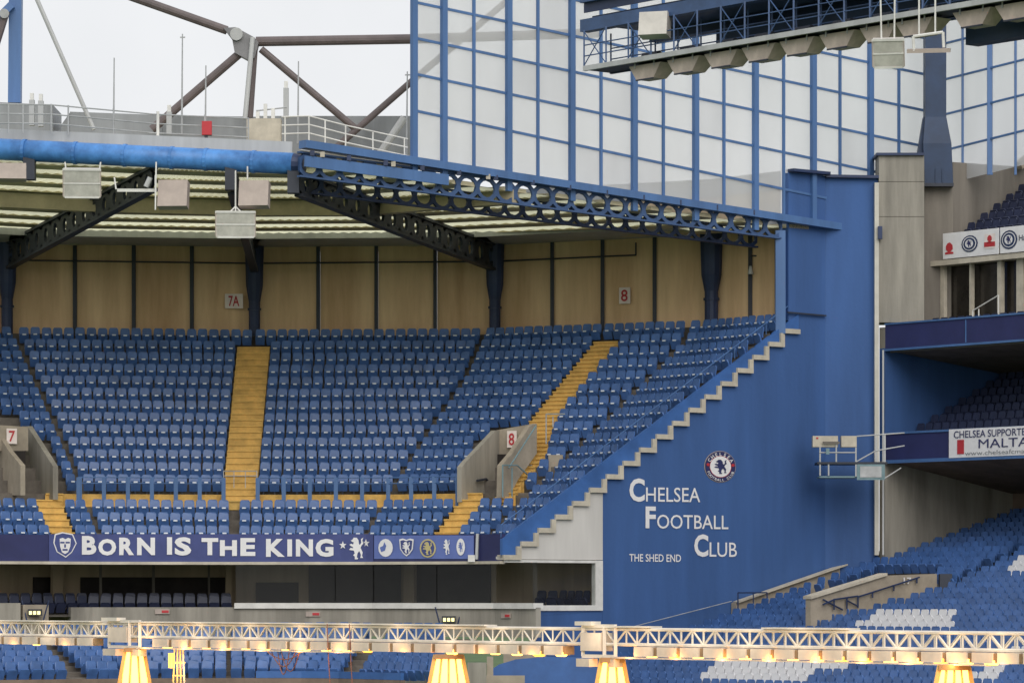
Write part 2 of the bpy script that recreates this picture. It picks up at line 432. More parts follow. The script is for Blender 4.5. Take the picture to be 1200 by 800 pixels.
# faces under the steps: white to u=706, blue beyond
tw = tA(706); zsill = A(706, 656).z
def under(t):                                               # bottom of the step band at t
    k = min(NST - 1, max(0, int((t - T0) / DROW))); return zstep(k) - .05
def face(ta, tb, zb, off, name, m, ztop=None, sub=None):
    pts = [At(ta, zb, off), At(tb, zb, off)]
    ks = [k for k in range(NST) if T0 + DROW * (k + 1) > ta and T0 + DROW * k < tb]
    up = []
    for k in ks:
        up += [(max(ta, T0 + DROW * k), zstep(k) - .06), (min(tb, T0 + DROW * (k + 1)), zstep(k) - .06)]
    pts += [At(t, z, off) for t, z in reversed(up)]
    q = MB(); q.prism(pts, NA * -.4); return q.build(name, m, stand)
tf = tA(967); tU = tA(924)
face(T0, tw, CZ + 1.55, .02, 'white_wall', 'white_wall')
face(tw, tend, .0, .0, 'blue_wall', 'wall_blue')
ZTOP_B = A(924, 202).z
q = MB(); q.prism([At(tend, 0, 0), At(tf, 0, 0), At(tf, ZTOP_B, 0), At(tU, ZTOP_B, 0), At(tU, zstep(NST - 1), 0), At(tend, zstep(NST - 1), 0)], NA * -.4)
q.build('blue_wall', 'wall_blue', stand)
foldA = At(tf, 0, 0); foldB = V((1029 - 600) / FPX * 163.3, 163.3, 0)
q = MB(); dpl = (foldB - foldA); nf = facing((dpl.x, dpl.y)) * -1
q.prism([foldA + dpl.normalized() * .004, foldB, foldB + UP * (CZ + 18.0), foldA + UP * (ZTOP_B - .1) + dpl.normalized() * .004], nf * .4); q.build('blue_wall', 'wall_blue', stand)
# coping on top of the tall blue block and its ledge rail
q = MB(); q.beam(At(tU, ZTOP_B + .08, .1), At(tf, ZTOP_B + .08, .1), .5, .12); q.build('coping', 'steel_navy', stand)
q = MB(); q.beam(foldA + UP * (ZTOP_B - .03) , foldB + UP * (CZ + 18.06), .5, .12); q.build('coping', 'steel_navy', stand)
q = MB(); q.beam(A(921, 366, .1), A(966, 370, .1), .08, .06); q.build('ledge_rail', 'steel_dark', stand)
q = MB(); q.box(*sorted((A(909, 300).x, A(920, 300).x)), A(914, 300).y - .1, A(914, 300).y + .5, zrow(16), CZ + 15.6); q.build('end_post', 'steel_blue', stand)
# glazed opening below the white wall
fr = MB()
z0, z1 = A(700, 715).z, A(700, 656).z
def bar(ta, tb, za, zb, o1=.06, o2=-.2):
    fr.hexa([At(ta, za, o1), At(tb, za, o1), At(tb, za, o2), At(ta, za, o2)], [At(ta, zb, o1), At(tb, zb, o1), At(tb, zb, o2), At(ta, zb, o2)])
bar(tA(697), tA(705.5), z0, z1 - .01); bar(tA(625), tA(697) - .002, z0, z0 + .22); bar(tA(590), tA(697) - .002, z1 - .12, z1 - .01)
frame = fr.build('window_frame', 'white_paint', stand)
q = MB(); q.hexa([At(tA(625), z0 + .22, 0), At(tA(697), z0 + .22, 0), At(tA(697), z0 + .22, -.02), At(tA(625), z0 + .22, -.02)], [At(tA(625), z1 - .12, 0), At(tA(697), z1 - .12, 0), At(tA(697), z1 - .12, -.02), At(tA(625), z1 - .12, -.02)])
q.build('glass_pane', 'clear_glass', frame)
q = MB(); q.prism([At(tA(628), 0, -.01), At(tw - .002, 0, -.01), At(tw - .002, z0 - .004, -.01), At(tA(628), z0 - .004, -.01)], NA * -.3); q.build('blue_wall', 'wall_blue', stand)

# ------------------------------------------------------------------ level under the upper tier
GW = rowline(.9)       # concourse front wall line
def strip(mb, line, j, zb, zt, th):
    a, b = Vector((*line[j], 0)), Vector((*line[j + 1], 0)); n = facing((b - a).normalized())
    mb.hexa([a + UP * zb, b + UP * zb, b + UP * zb - n * th, a + UP * zb - n * th], [a + UP * zt, b + UP * zt, b + UP * zt - n * th, a + UP * zt - n * th])
def part_line(line, ua, ub):
    """the piece of a row line between two columns"""
    pa, ja = on_row(line, ua); pb, jb = on_row(line, ub); out = [pa]
    for p in line:
        u = 600 + FPX * p[0] / p[1]
        if ua < u < ub: out.append(p)
    return out + [pb]
def wall_on(line, ua, ub, zb, zt, th, name, m, parent=stand, off=0):
    q = MB(); l = part_line(line, ua, ub)
    for j in range(len(l) - 1):
        a, b = Vector((*l[j], 0)), Vector((*l[j + 1], 0)); n = facing((b - a).normalized()); a += n * off; b += n * off
        q.hexa([a + UP * zb, b + UP * zb, b + UP * zb - n * th, a + UP * zb - n * th], [a + UP * zt, b + UP * zt, b + UP * zt - n * th, a + UP * zt - n * th])
    return q.build(name, m, parent)
zl = lambda v, Y=157.: CZ + (HOR - v) / FPX * Y
wall_on(GW, -60, 24, zl(745), zl(706), .25, 'concourse_wall', 'concrete')
wall_on(GW, 83, 628, zl(745), zl(711), .25, 'concourse_wall', 'concrete')
wall_on(GW, 27, 57, zl(745), zl(708), .25, 'concourse_wall', 'concrete_warm')
wall_on(GW, 275, 628, zl(712.5), zl(706), .5, 'ledge', 'white_paint', off=.12)
wall_on(rowline(6.5), -60, 700, zl(745), zl(640), .3, 'rear_wall', 'tan_back')
q = MB(); a, b = rowline(.9), rowline(8)
for j in range(5): q.quad((*a[j], zl(722)), (*a[j + 1], zl(722)), (*b[j + 1], zl(712)), (*b[j], zl(712)))
q.build('concourse_floor', 'concrete_dark', stand)
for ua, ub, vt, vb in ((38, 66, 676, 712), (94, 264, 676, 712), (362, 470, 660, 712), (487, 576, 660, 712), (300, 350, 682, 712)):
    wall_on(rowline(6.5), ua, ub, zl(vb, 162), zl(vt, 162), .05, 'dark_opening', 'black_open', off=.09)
for u, wd in ((68, 12), (118, 3), (180, 3), (268, 7), (479, 12), (245, 2)):
    wall_on(rowline(5.6), u - wd / 2, u + wd / 2, zl(712), CZ + 2.4, .25, 'pier', 'tan_back' if wd > 5 else 'concrete_dark')
for ua, ub in ((276, 392), (393, 510), (511, 627)):
    wall_on(GW, ua, ub, zl(705.8), CZ + 1.45, .02, 'glass_pane', 'clear_glass', off=-.1)
# things on the concourse wall: three small placards, two lamps
for u, v, n, lb in ((190, 716, 'sign', 'small red and white placard on grey wall below the word BORN'), (367, 719, 'sign', 'small red and white placard on grey wall left of the centre, under KING'), (594, 720.5, 'sign', 'small red and white placard on grey wall near the white window frame')):
    p, ph = on_row(GW, u); d = fd(ph); c = V(p[0], p[1], zl(v)); nn = facing(d); ex = V(d[0], d[1], 0)
    t = thing('sign', lb, 'sign', c)
    q = MB(); q.beam(c - ex * .30 + nn * .05, c + ex * .30 + nn * .05, .04, .20); q.build('board', 'flood_pink', t)
    q = MB(); q.beam(c - ex * .02 + nn * .08, c + ex * .26 + nn * .08, .03, .10); q.build('red_print', 'red', t)
for u, v, lb in ((42, 717, 'lit yellow floodlamp on the pale wall end at far left below the banner'), (526, 725, 'lit yellow lamp on grey concourse wall below the crest banner')):
    p, ph = on_row(GW, u); c = V(p[0], p[1] - .35, zl(v))
    t = thing('wall_lamp', lb, 'lamp', c)
    q = MB(); q.box(c.x - .28, c.x + .28, c.y, c.y + .2, c.z - .12, c.z + .14); q.build('housing', 'steel_dark', t)
    for k in (-1, 0, 1):
        q = MB(); q.box(c.x + k * .17 - .055, c.x + k * .17 + .055, c.y - .06, c.y - .004, c.z - .08, c.z + .06); q.build('bulb', 'lamp_green', t)
    q = MB(); q.tube(c + V(.34, .1, -.3), c + V(.55, .2, .5), .03); q.tube(c + V(-.34, .1, -.3), c + V(-.55, .2, .5), .03); q.build('bracket', 'steel_navy', t)

# ------------------------------------------------------------------ lower tier of the corner stand
LR, LD, LN = .205, .8, 9
def zlow(j): return CZ - 3.30 + LR * j
lm = MB()
lows = [rowline(-9.2 + j * LD / DROW) for j in range(LN + 1)]
for j in range(LN):
    a, b = lows[j], lows[j + 1]; z = zlow(j); zp = z - LR
    for s in range(5):
        lm.quad((*a[s], z), (*a[s + 1], z), (*b[s + 1], z), (*b[s], z)); lm.quad((*a[s], zp), (*a[s + 1], zp), (*a[s + 1], z), (*a[s], z))
lm.build('lower_terrace', 'terrace_concrete', stand)
wall_on(rowline(-9.5), -60, 470, 0, CZ - 3.12, .2, 'lower_front_wall', 'wood_brown')
wall_on(rowline(-9.45), 300, 470, CZ - 3.11, CZ - 2.85, .15, 'lower_front_wall', 'paint_blue', off=.02)

# ------------------------------------------------------------------ gangway, aisles, vomitories
line = rowline(3)
wall_on(rowline(4), 72, 541, zrow(3) + .004, zrow(4) + .006, .05, 'gangway_riser', 'yellow_step', off=.03)
q = MB(); l0, l1 = part_line(rowline(3.05), 72, 541), part_line(rowline(3.93), 72, 541)
for j in range(min(len(l0), len(l1)) - 1):
    q.quad((*l0[j], zrow(3) + .008), (*l0[j + 1], zrow(3) + .008), (*l1[j + 1], zrow(3) + .008), (*l1[j], zrow(3) + .008))
q.build('gangway', 'yellow_step', stand)
def barrier(ua, ub, row, h, name='barrier', step=1.0, m='steel_blue', frac=.1):
    l = part_line(rowline(row + frac), ua, ub); q = MB()
    for zz in (h, h * .8):
        q.path([V(p[0], p[1], zrow(row) + zz) for p in l], .022, 5)
    for a, b in zip(l[:-1], l[1:]):
        a, b = Vector((*a, 0)), Vector((*b, 0)); n = max(1, round((b - a).length / step))
        for k in range(0 if (a - Vector((*l[0], 0))).length < 1e-6 else 1, n + 1):
            p = a.lerp(b, k / n); q.beam(p + UP * zrow(row), p + UP * (zrow(row) + h), .17 if step > .9 else .03, .05)
    return q.build(name, m, stand)
barrier(92, 262, 3, 1.25, frac=.3); barrier(302, 536, 3, 1.25, frac=.3)
barrier(262, 301, 4, 1.0, step=.4, m='galv')
def steps(name, edges, rows, sub=2):
    """yellow stair: edges(v)->(uL,uR) in photo columns at the height of each step"""
    for i in rows:
        for s in range(sub):
            f = i + s / sub; l0 = rowline(f); l1 = rowline(f + 1 / sub)
            z = zrow(i) + (zrow(i + 1) - zrow(i)) * ((s + 1) / sub) + .01
            v = HOR - FPX * (z - CZ) / (156 + f * .8)
            uL, uR = edges(v)
            pa, ph = on_row(l0, uL); pb, _ = on_row(l0, uR); pc, _ = on_row(l1, uR); pd, _ = on_row(l1, uL)
            zb = zrow(i) - .1
            q = MB(); nn = facing(fd(ph)) * .055; o_ = lambda p, zz, k=0: V(p[0] + nn.x * k, p[1] + nn.y * k, zz)
            q.hexa([(*pa, zb), (*pb, zb), (*pc, zb), (*pd, zb)], [(*pa, z - .06), (*pb, z - .06), (*pc, z - .06), (*pd, z - .06)])
            q.hexa([o_(pa, z - .058, 1), o_(pb, z - .058, 1), o_(pc, z - .058), o_(pd, z - .058)], [o_(pa, z, 1), o_(pb, z, 1), o_(pc, z), o_(pd, z)])
            q.build('step', 'yellow_step', stand)
def lerp_edges(tab):
    def f(v):
        tab_ = sorted(tab)
        if v <= tab_[0][0]: return tab_[0][1:]
        for a, b in zip(tab_[:-1], tab_[1:]):
            if v <= b[0]:
                k = (v - a[0]) / (b[0] - a[0]); return a[1] + (b[1] - a[1]) * k, a[2] + (b[2] - a[2]) * k
        return tab_[-1][1:]
    return f
E1 = lerp_edges([(402, 278, 316), (578, 261, 300)])
E2 = lerp_edges([(396, 702, 731), (480, 632, 659), (510, 608, 645), (535, 603, 640), (565, 588, 613), (585, 580, 600)])
E2b = lerp_edges([(585, 538, 566), (626, 508, 537)])
E0 = lerp_edges([(545, 62, 70), (582, 52, 74), (583, 40, 71), (626, 61, 88)])
steps('step', E1, range(3, 16)); steps('step', E2, range(3, 16), 3); steps('step', E2b, range(0, 4)); steps('step', E0, range(0, 4))

def slab(pts_uv, p0, d, th, name, m, parent=stand):
    q = MB(); pts = [onplane(u, v, p0, d) for u, v in pts_uv]; q.prism(pts, facing(d) * -th); return q.build(name, m, parent)
def vd(th): return (math.sin(R(th)), math.cos(R(th)))
p3 = on_row(rowline(3.0), 542)[0]; p3r = on_row(rowline(3.0), 588)[0]
slab([(541, 588), (541, 547), (546, 541), (581, 504), (588, 504), (588, 590)], p3, vd(30), .22, 'vomitory_wall', 'concrete')
pb_ = on_row(rowline(6.4), 600)[0]
slab([(581, 532), (581, 504), (626, 496), (626, 532)], pb_, fd(-27), .25, 'vomitory_lintel', 'concrete_warm')
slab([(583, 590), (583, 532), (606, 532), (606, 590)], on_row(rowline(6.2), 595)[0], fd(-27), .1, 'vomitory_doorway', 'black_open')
slab([(587, 583), (588, 545), (600, 531), (621, 499), (629, 496), (629, 531), (607, 562), (595, 585)], p3r, vd(32), .22, 'vomitory_wall', 'concrete_warm')
p7 = on_row(rowline(3.0), 61)[0]; p7l = on_row(rowline(3.0), 20)[0]
slab([(62, 585), (62, 546), (32, 499), (26, 499), (24, 585)], p7, vd(-22), .22, 'vomitory_wall', 'concrete')
slab([(-30, 528), (-30, 496), (33, 500), (33, 528)], on_row(rowline(6.2), 15)[0], fd(20), .25, 'vomitory_lintel', 'concrete_warm')
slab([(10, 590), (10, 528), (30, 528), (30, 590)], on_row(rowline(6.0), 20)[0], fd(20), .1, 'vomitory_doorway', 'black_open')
slab([(24, 580), (24, 545), (10, 528), (-10, 495), (-14, 495), (-14, 580)], p7l, vd(-20), .2, 'vomitory_wall', 'concrete_warm')
q = MB(); a = onplane(22, 540, p7, vd(-22), .4); b = onplane(2, 500, p7, vd(-22), .4); q.tube(a, b, .035); q.tube(onplane(15, 540, p7, vd(-22), .4), onplane(15, 580, p7, vd(-22), .4), .03); q.build('handrail', 'galv', stand)
q = MB()
for pts in ([(590, 548), (600, 533), (622, 499)], [(594, 548), (594, 582)], [(583, 545), (583, 582)], [(583, 545), (600, 545), (612, 556)]):
    q.path([onplane(u, v, p3r, vd(32), .25) for u, v in pts], .03)
q.build('handrail', 'teal_grey', stand)
q = MB()
for pts in ([(556, 563), (567, 561), (580, 580)],): q.path([onplane(u, v, p3, vd(30), .12) for u, v in pts], .05)
q.build('handrail', 'steel_dark', stand)
q = MB()
for pts in ([(640, 520), (640, 485), (662, 485)], [(648, 488), (648, 500)], [(606, 585), (606, 545), (624, 545)]):
    q.path([onplane(u, v, on_row(rowline(6), 640)[0], fd(-27)) for u, v in pts], .028)
q.build('handrail', 'galv', stand)
# concrete block beside the right-hand aisle
q = MB(); c = on_row(rowline(6.4), 651)[0]; q.box(c[0] - .3, c[0] + .3, c[1] - .3, c[1] + .5, zrow(5), zrow(6) + .5); q.build('plinth', 'concrete_warm', stand)

# ------------------------------------------------------------------ seats
def seat_meshes(cm):
    bk = MB()
    prof = [(-.205, .38), (.205, .38), (.215, .55), (.205, .80), (.15, .87), (-.15, .87), (-.205, .80), (-.215, .55)]
    n = len(prof)
    f = [(x, -.03 - .10 * (1 - abs(x) / .3) * 0 + (.05 if z > .7 else 0), z) for x, z in prof]; b = [(x, y + .05, z) for x, y, z in f]
    bk.add(f + b, [tuple(range(n)), tuple(reversed(range(n, 2 * n)))] + [(k, (k + 1) % n, n + (k + 1) % n, n + k) for k in range(n)])
    pn = MB()
    prof = [(-.195, -.08, .15), (.195, -.08, .15), (.215, -.20, .44), (.17, -.235, .54), (-.17, -.235, .54), (-.215, -.20, .44)]
    n = len(prof); b = [(x, y + .07, z + .03) for x, y, z in prof]
    pn.add(prof + b, [tuple(range(n)), tuple(reversed(range(n, 2 * n)))] + [(k, (k + 1) % n, n + (k + 1) % n, n + k) for k in range(n)])
    glint = MB(); glint.quad((-.085, -.254, .50), (.085, -.254, .50), (.08, -.246, .56), (-.08, -.246, .56))  # painted highlight: pale patch where the pan's top edge catches the sky
    lg = MB(); lg.box(-.03, .03, -.06, .02, 0, .42)
    return bk, pn, glint, lg
BK, PN, GLINT, LG = seat_meshes('x')
SEATS = []        # (plan point, z, facing angle phi, block label, row, colour)
def block_fill(k, line, pa, pb, z, frac, blk, row, pitch=.492, colour='seat_blue'):
    """evenly spaced seats along a row between two columns of the photo"""
    l = part_line(line, pa, pb); segs = list(zip(l[:-1], l[1:])); L = [math.hypot(b[0] - a[0], b[1] - a[1]) for a, b in segs]
    T = sum(L); n = round(T / pitch)
    if n < 1: return
    st = T / n
    for i in range(n):
        s = (i + .5) * st
        for (a, b), ln in zip(segs, L):
            if s <= ln or (a, b) == segs[-1]:
                x, y = a[0] + (b[0] - a[0]) * s / ln, a[1] + (b[1] - a[1]) * s / ln
                SEATS.append(((x + random.uniform(-.012, .012), y), z + random.uniform(-.012, .012), math.atan2(b[1] - a[1], b[0] - a[0]) + random.uniform(-.045, .045), blk, row, colour)); break
            s -= ln
def inpoly(u, v, poly):
    c = False; n = len(poly)
    for i in range(n):
        (x1, y1), (x2, y2) = poly[i], poly[(i + 1) % n]
        if (y1 > v) != (y2 > v) and u < (x2 - x1) * (v - y1) / (y2 - y1) + x1: c = not c
    return c
G01 = lambda v: lerp_edges([(390, 18, 18), (520, 76, 76), (622, 115, 115)])(v)[0]
G23 = lambda v: lerp_edges([(390, 566, 566), (440, 545, 545), (505, 500, 500), (600, 442, 442), (622, 430, 430)])(v)[0]
G34 = lambda v: lerp_edges([(400, 806, 806), (440, 766, 766), (485, 720, 720), (550, 648, 648), (622, 578, 578)])(v)[0]
GWL = lambda v: lerp_edges([(372, 921, 921), (622, 608, 608)])(v)[0]
VOM8 = [(545, 585), (535, 560), (572, 505), (585, 497), (640, 490), (650, 520), (610, 585)]
VOM7 = [(-40, 590), (-40, 485), (36, 492), (72, 545), (72, 585)]
LAND = [('far left edge', 0), ('main yellow stair, left side', -1), ('main yellow stair, right side', 0), ('slanting yellow stair, left side', -1), ('slanting yellow stair, right side', 0), ('stepped end wall', -1)]
names = ['at the far left', 'left of the main yellow stair', 'between the main yellow stair and the middle gap', 'left of the slanting yellow stair', 'right of the slanting yellow stair', 'beside the stepped blue end wall']
for i in range(17):
    line = rowline(i + .62); z = zrow(i); v = HOR - FPX * (z + .55 - CZ) / (156 + .8 * i)
    l1, r1 = E1(v) if 4 <= i <= 15 else (270, 279) if i < 3 else (297, 298)
    if i <= 2: l2, r2 = E2b(v)
    elif i <= 15: l2, r2 = E2(v)
    else: l2, r2 = 706, 707
    l0, r0 = E0(v) if i <= 2 else (None, None)
    ue = proj((*line[-1], z))[0] - .5
    GWL = lambda v_: ue
    bl = []
    if l0: bl += [(-40, l0 - 1, 0), (r0 + 1, G01(v) - 3, 0), (G01(v) + 3, l1 - 1, 1)]
    else: bl += [(-40, G01(v) - 3.5, 0), (G01(v) + 3.5, l1 - 1, 1)]
    bl += [(r1 + 1, G23(v) - 3, 2), (G23(v) + 3, l2 - 1, 3), (r2 + 1, G34(v) - 3, 4), (G34(v) + 3, GWL(v), 5)]
    for a, b, n in bl:
        if b - a < 8: continue
        if i == 3:
            if b < 545: continue
            a = max(a, 600)
            if b - a < 8: continue
        block_fill(i, line, a, b, z, .6, n, i)
SEATS = [s for s in SEATS if not any(inpoly(*proj((*s[0], s[1] + .5)), q) for q in (VOM8, VOM7)) or s[4] < 3]
SEATS = [s for s in SEATS if not (s[4] < 3 and 540 < proj((*s[0], s[1]))[0] < 1 )]
# lower tier of the corner stand
LOWSEATS = []
keep = SEATS; SEATS = []
for j in range(LN - 1):
    l = rowline(-9.2 + (j + .6) * LD / DROW)
    for a, b in ((-40, 78 + j * -7.5), (100 + j * -7.0, 138 - j * 6), (142 - j * 5.5, 266), (270, 400 + j * 5), (425 + j * 5, 520)):
        if b - a > 12: block_fill(j, l, a, b, zlow(j), .6, 9, j, .5)
LOWSEATS = SEATS; SEATS = keep

# ------------------------------------------------------------------ side stand on the right: frame W(s, w, z)
BD = (math.cos(R(51)), -math.sin(R(51))); ND = (math.sin(R(51)), math.cos(R(51)))
W0 = ((1037 - 600) / FPX * 163.0, 163.0)
def W(s, w_, z): return V(W0[0] + BD[0] * s + ND[0] * w_, W0[1] + BD[1] * s + ND[1] * w_, z)
side = thing('side_stand', 'grey concrete end of the right hand stand with navy balconies and dark boxes', 'stand', W(4, 3, 0))
def wbox(s0, s1, w0, w1, z0, z1, name, m, parent=side):
    q = MB(); q.hexa([W(s0, w0, z0), W(s1, w0, z0), W(s1, w1, z0), W(s0, w1, z0)], [W(s0, w0, z1), W(s1, w0, z1), W(s1, w1, z1), W(s0, w1, z1)])
    return q.build(name, m, parent)
zw = lambda v, Y=163.0: CZ + (HOR - v) / FPX * Y
# end wall running back from the pitch: concrete above and below, blue between the balconies
wbox(-.35, 0, .02, 16, 0, zw(540), 'end_wall', 'concrete')
wbox(-.35, 0, .02, 16, zw(540) + .002, zw(408), 'end_wall', 'wall_blue')
wbox(-.35, 0, .02, 16, zw(408) + .002, CZ + 11.6, 'end_wall', 'concrete')
q = MB(); e0 = onplane(1117, 190, W0, ND); e1 = onplane(1260, 200, W0, ND)
e0b = V(e0.x, e0.y, CZ + 11.3); e1b = V(e1.x, e1.y, CZ + 11.3); q.prism([e0b, e1b, e1, e0], facing(ND) * -.35); q.build('upper_end_wall', 'concrete_dark', side)
q = MB(); q.beam(onplane(1188, 195, W0, ND, .3), onplane(1225, 165, W0, ND, .3), .3, .35); q.build('raking_beam', 'concrete_warm', side)
# pillar and the recessed block behind the steel column
def fbox(u0, u1, v0, v1, Y, dep, name, m, parent=side, bev=0):
    a, b = P(u0, v1, Y), P(u1, v0, Y); q = MB(); q.box(a.x, b.x, Y, Y + dep, a.z, b.z); return q.build(name, m, parent)
PY = 163.05
for va, vb in ((182, 213), (213, 254), (254, 378)):
    fbox(1030, 1083, va + .35, vb - .35, PY, 1.6, 'pillar_block', 'concrete')
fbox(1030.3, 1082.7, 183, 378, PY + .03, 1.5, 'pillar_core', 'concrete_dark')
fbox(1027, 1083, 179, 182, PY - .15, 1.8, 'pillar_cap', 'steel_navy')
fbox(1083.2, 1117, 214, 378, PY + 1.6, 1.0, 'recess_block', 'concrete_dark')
fbox(1025, 1030, 214, 650, PY - .12, .4, 'corner_strip', 'pole_cream')
fbox(1034, 1036, 410, 650, PY - .3, .08, 'downpipe', 'grey_light')
fbox(1029, 1034, 265, 280, PY - .3, .2, 'cable_box', 'steel_navy')
# balconies
wbox(0.02, 70, 0, .25, zw(410), zw(381), 'balcony_front', 'fascia_navy')
wbox(0.02, 70, -.06, .0, zw(411.5), zw(409), 'balcony_lip', 'steel_blue')
wbox(0.02, 70, -.05, .3, zw(381) + .002, zw(379), 'balcony_rail', 'steel_blue')
wbox(0.02, 70, .26, 12, zw(410), zw(402), 'balcony_slab', 'concrete_dark')
wbox(4.8, 4.84, -.03, 0, zw(408), zw(382), 'balcony_joint', 'steel_blue')
wbox(0.02, 70, 0, .25, zw(540), zw(509), 'balcony_front', 'fascia_navy')
wbox(0.02, 70, -.06, .0, zw(543), zw(539), 'balcony_lip', 'steel_blue')
wbox(0.02, 70, -.05, .3, zw(509) + .002, zw(506.5), 'balcony_rail', 'steel_blue')
wbox(0.02, 70, .26, 12, zw(540), zw(530), 'balcony_slab', 'concrete_dark')
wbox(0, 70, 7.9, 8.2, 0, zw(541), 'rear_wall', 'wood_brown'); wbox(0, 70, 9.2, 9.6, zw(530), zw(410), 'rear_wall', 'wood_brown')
def soffit(v0, v1, w1, m):
    q = MB(); z0, z1 = zw(v0) - .01, zw(v1)
    q.hexa([W(.01, .26, z0 - .02), W(70, .26, z0 - .02), W(70, w1, z1 - .02), W(.01, w1, z1 - .02)], [W(.01, .26, z0), W(70, .26, z0), W(70, w1, z1), W(.01, w1, z1)]); q.build('soffit', m, side)
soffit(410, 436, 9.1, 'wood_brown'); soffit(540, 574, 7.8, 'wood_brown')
# middle tier terrace and seats
WSEATS = []
mt = MB()
def wterr(q, s0, s1, w0, z, dep, rise):
    q.quad(W(s0, w0, z), W(s1, w0, z), W(s1, w0 + dep, z), W(s0, w0 + dep, z)); q.quad(W(s0, w0, z - rise), W(s1, w0, z - rise), W(s1, w0, z), W(s0, w0, z))
ang_b = math.atan2(BD[1], BD[0])
def wseat(s, w_, z, blk, row, colour):
    p = W(s, w_, z); WSEATS.append(((p.x, p.y), z, ang_b, blk, row, colour))
for j in range(9):
    z = zw(509) - .75 + .40 * j; wterr(mt, 0.02, 14, .3 + .85 * j, z, .85, .40)
    for k in range(24): wseat(.4 + .5 * k, .3 + .85 * j + .6, z, 'mid', j, 'seat_navy')
mt.build('middle_terrace', 'concrete_dark', side)
# boxes level
bt = MB()
for j in range(3):
    wterr(bt, .02, 14, .3 + .9 * j, zw(381) - .95 + .22 * j, .9, .22)
    for k in range(24): wseat(.4 + .5 * k, .3 + .9 * j + .55, zw(381) - .9 + .22 * j, 'box', j, 'seat_navy')
bt.build('box_terrace', 'concrete_dark', side)
BZ0, BZ1 = CZ + 12.0, CZ + 14.35
wbox(0.02, 14, 3.4, 3.6, BZ0 - .5, BZ1, 'box_glazing', 'window_dark')
for u, wd in ((1104, .22), (1137, .12), (1171, .24), (1195, .40), (1225, .2)):
    c = onplane(u, 340, W(0, 3.0, 0), BD); 
    s = (c.x - W(0, 3.0, 0).x) * BD[0] + (c.y - W(0, 3.0, 0).y) * BD[1]
    wbox(s - wd / 2, s + wd / 2, 3.0, 3.2, BZ0 - .5, BZ1 - .004, 'box_mullion', 'cream')
wbox(-.4, 30, 2.7, 3.9, BZ1, BZ1 + .22, 'box_head', 'cream')
wbox(.1, 14, 3.15, 3.18, BZ0 + .02, BZ0 + .08, 'box_rail', 'cream')
q = MB(); c0 = onplane(1140, 372, W(0, 2.4, 0), BD); c1 = onplane(1170, 346, W(0, 2.4, 0), BD); c2 = onplane(1140, 364, W(0, 2.4, 0), BD)
q.path([c0, c2, c1, onplane(1170, 372, W(0, 2.4, 0), BD)], .03); q.path([onplane(1147, 372, W(0, 2.4, 0), BD), onplane(1147, 362, W(0, 2.4, 0), BD)], .03); q.build('stair_rail', 'white_paint', side)
# upper tier of the side stand
ut = MB()
for j in range(10):
    z = BZ1 + .65 + .47 * j; wterr(ut, 0.2, 16, 3.3 + .8 * j, z, .8, .47)
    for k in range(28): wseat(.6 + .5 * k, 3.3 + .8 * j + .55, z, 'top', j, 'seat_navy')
ut.build('upper_terrace', 'concrete_dark', side)
wbox(-.4, .02, 2.7, 3.3, BZ1 + .224, BZ1 + 1.4, 'board_end', 'fascia_navy')

# lower tier of the side stand: rows along b, rising along the end wall
def lowz(t): return CZ - .54 + .274 * (t - 12.16) - .32
S0 = .85
lt = MB(); rows_t = [26.5 - .8 * k for k in range(38)]
def L(s, t, z):      # t along the end wall from its front, s along the rows to the right
    return V(VE[0] + AD[0] * t + BD[0] * s, VE[1] + AD[1] * t + BD[1] * s, z)
for k, t in enumerate(rows_t):
    z = lowz(t); s0 = S0
    lt.quad(L(s0, t, z), L(44, t, z), L(44, t + .8, z), L(s0, t + .8, z)); lt.quad(L(s0, t, z - .22), L(44, t, z - .22), L(44, t, z), L(s0, t, z))
lt.build('lower_terrace', 'concrete_dark', side)
WHITE = [[(1003, 738), (1032, 723), (1124, 721), (1115, 742), (1005, 742)], [(1180, 670), (1190, 660), (1212, 658), (1212, 676), (1180, 676)],
         [(818, 803), (845, 778), (860, 766), (888, 766), (872, 784), (958, 784), (950, 803)], [(955, 783), (978, 772), (998, 772), (988, 790), (955, 790)],
         [(1132, 803), (1168, 776), (1183, 768), (1212, 768), (1212, 781), (1188, 781), (1160, 803)]]
SKIP = [[(944, 728), (946, 694), (1040, 664), (1100, 664), (1106, 688), (1080, 698), (1040, 712), (1000, 722)], [(1096, 690), (1200, 638), (1210, 642), (1106, 694)],
        [(850, 740), (850, 690), (885, 700), (1036, 640), (1036, 630), (850, 690)]]
LOWW = []
for k, t in enumerate(rows_t):
    for m in range(86):
        s = S0 + .55 + .5 * m; p = L(s, t + .55, lowz(t)); u, v = proj(p + UP * .5)
        if u > 1300 or v > 822: continue
        if any(inpoly(u, v, q) for q in SKIP): continue
        col = 'seat_white' if any(inpoly(u, v, q) for q in WHITE) else 'seat_blue'
        LOWW.append(((p.x, p.y), p.z + random.uniform(-.012, .012), ang_b + random.uniform(-.045, .045), 'west', k, col))
# side parapet beside the blue wall
q = MB(); a0, a1 = A(856, 706, .35), A(1036, 644, .35)
q.prism([V(a0.x, a0.y, 1), V(a1.x, a1.y, 1), a1, a0], NA * -.3); q.build('side_parapet', 'concrete_warm', side)
q = MB(); q.beam(a0 + UP * .03, a1 + UP * .03, .38, .06); q.build('parapet_coping', 'cream', side)
q = MB(); pr = A(856, 700, .8)
q.path([A(850, 722, .8), A(850, 694, .8), A(884, 694, .8), A(884, 714, .8)], .03); q.path([A(868, 694, .8), A(868, 718, .8)], .025); q.build('gate_rail', 'steel_navy', side)
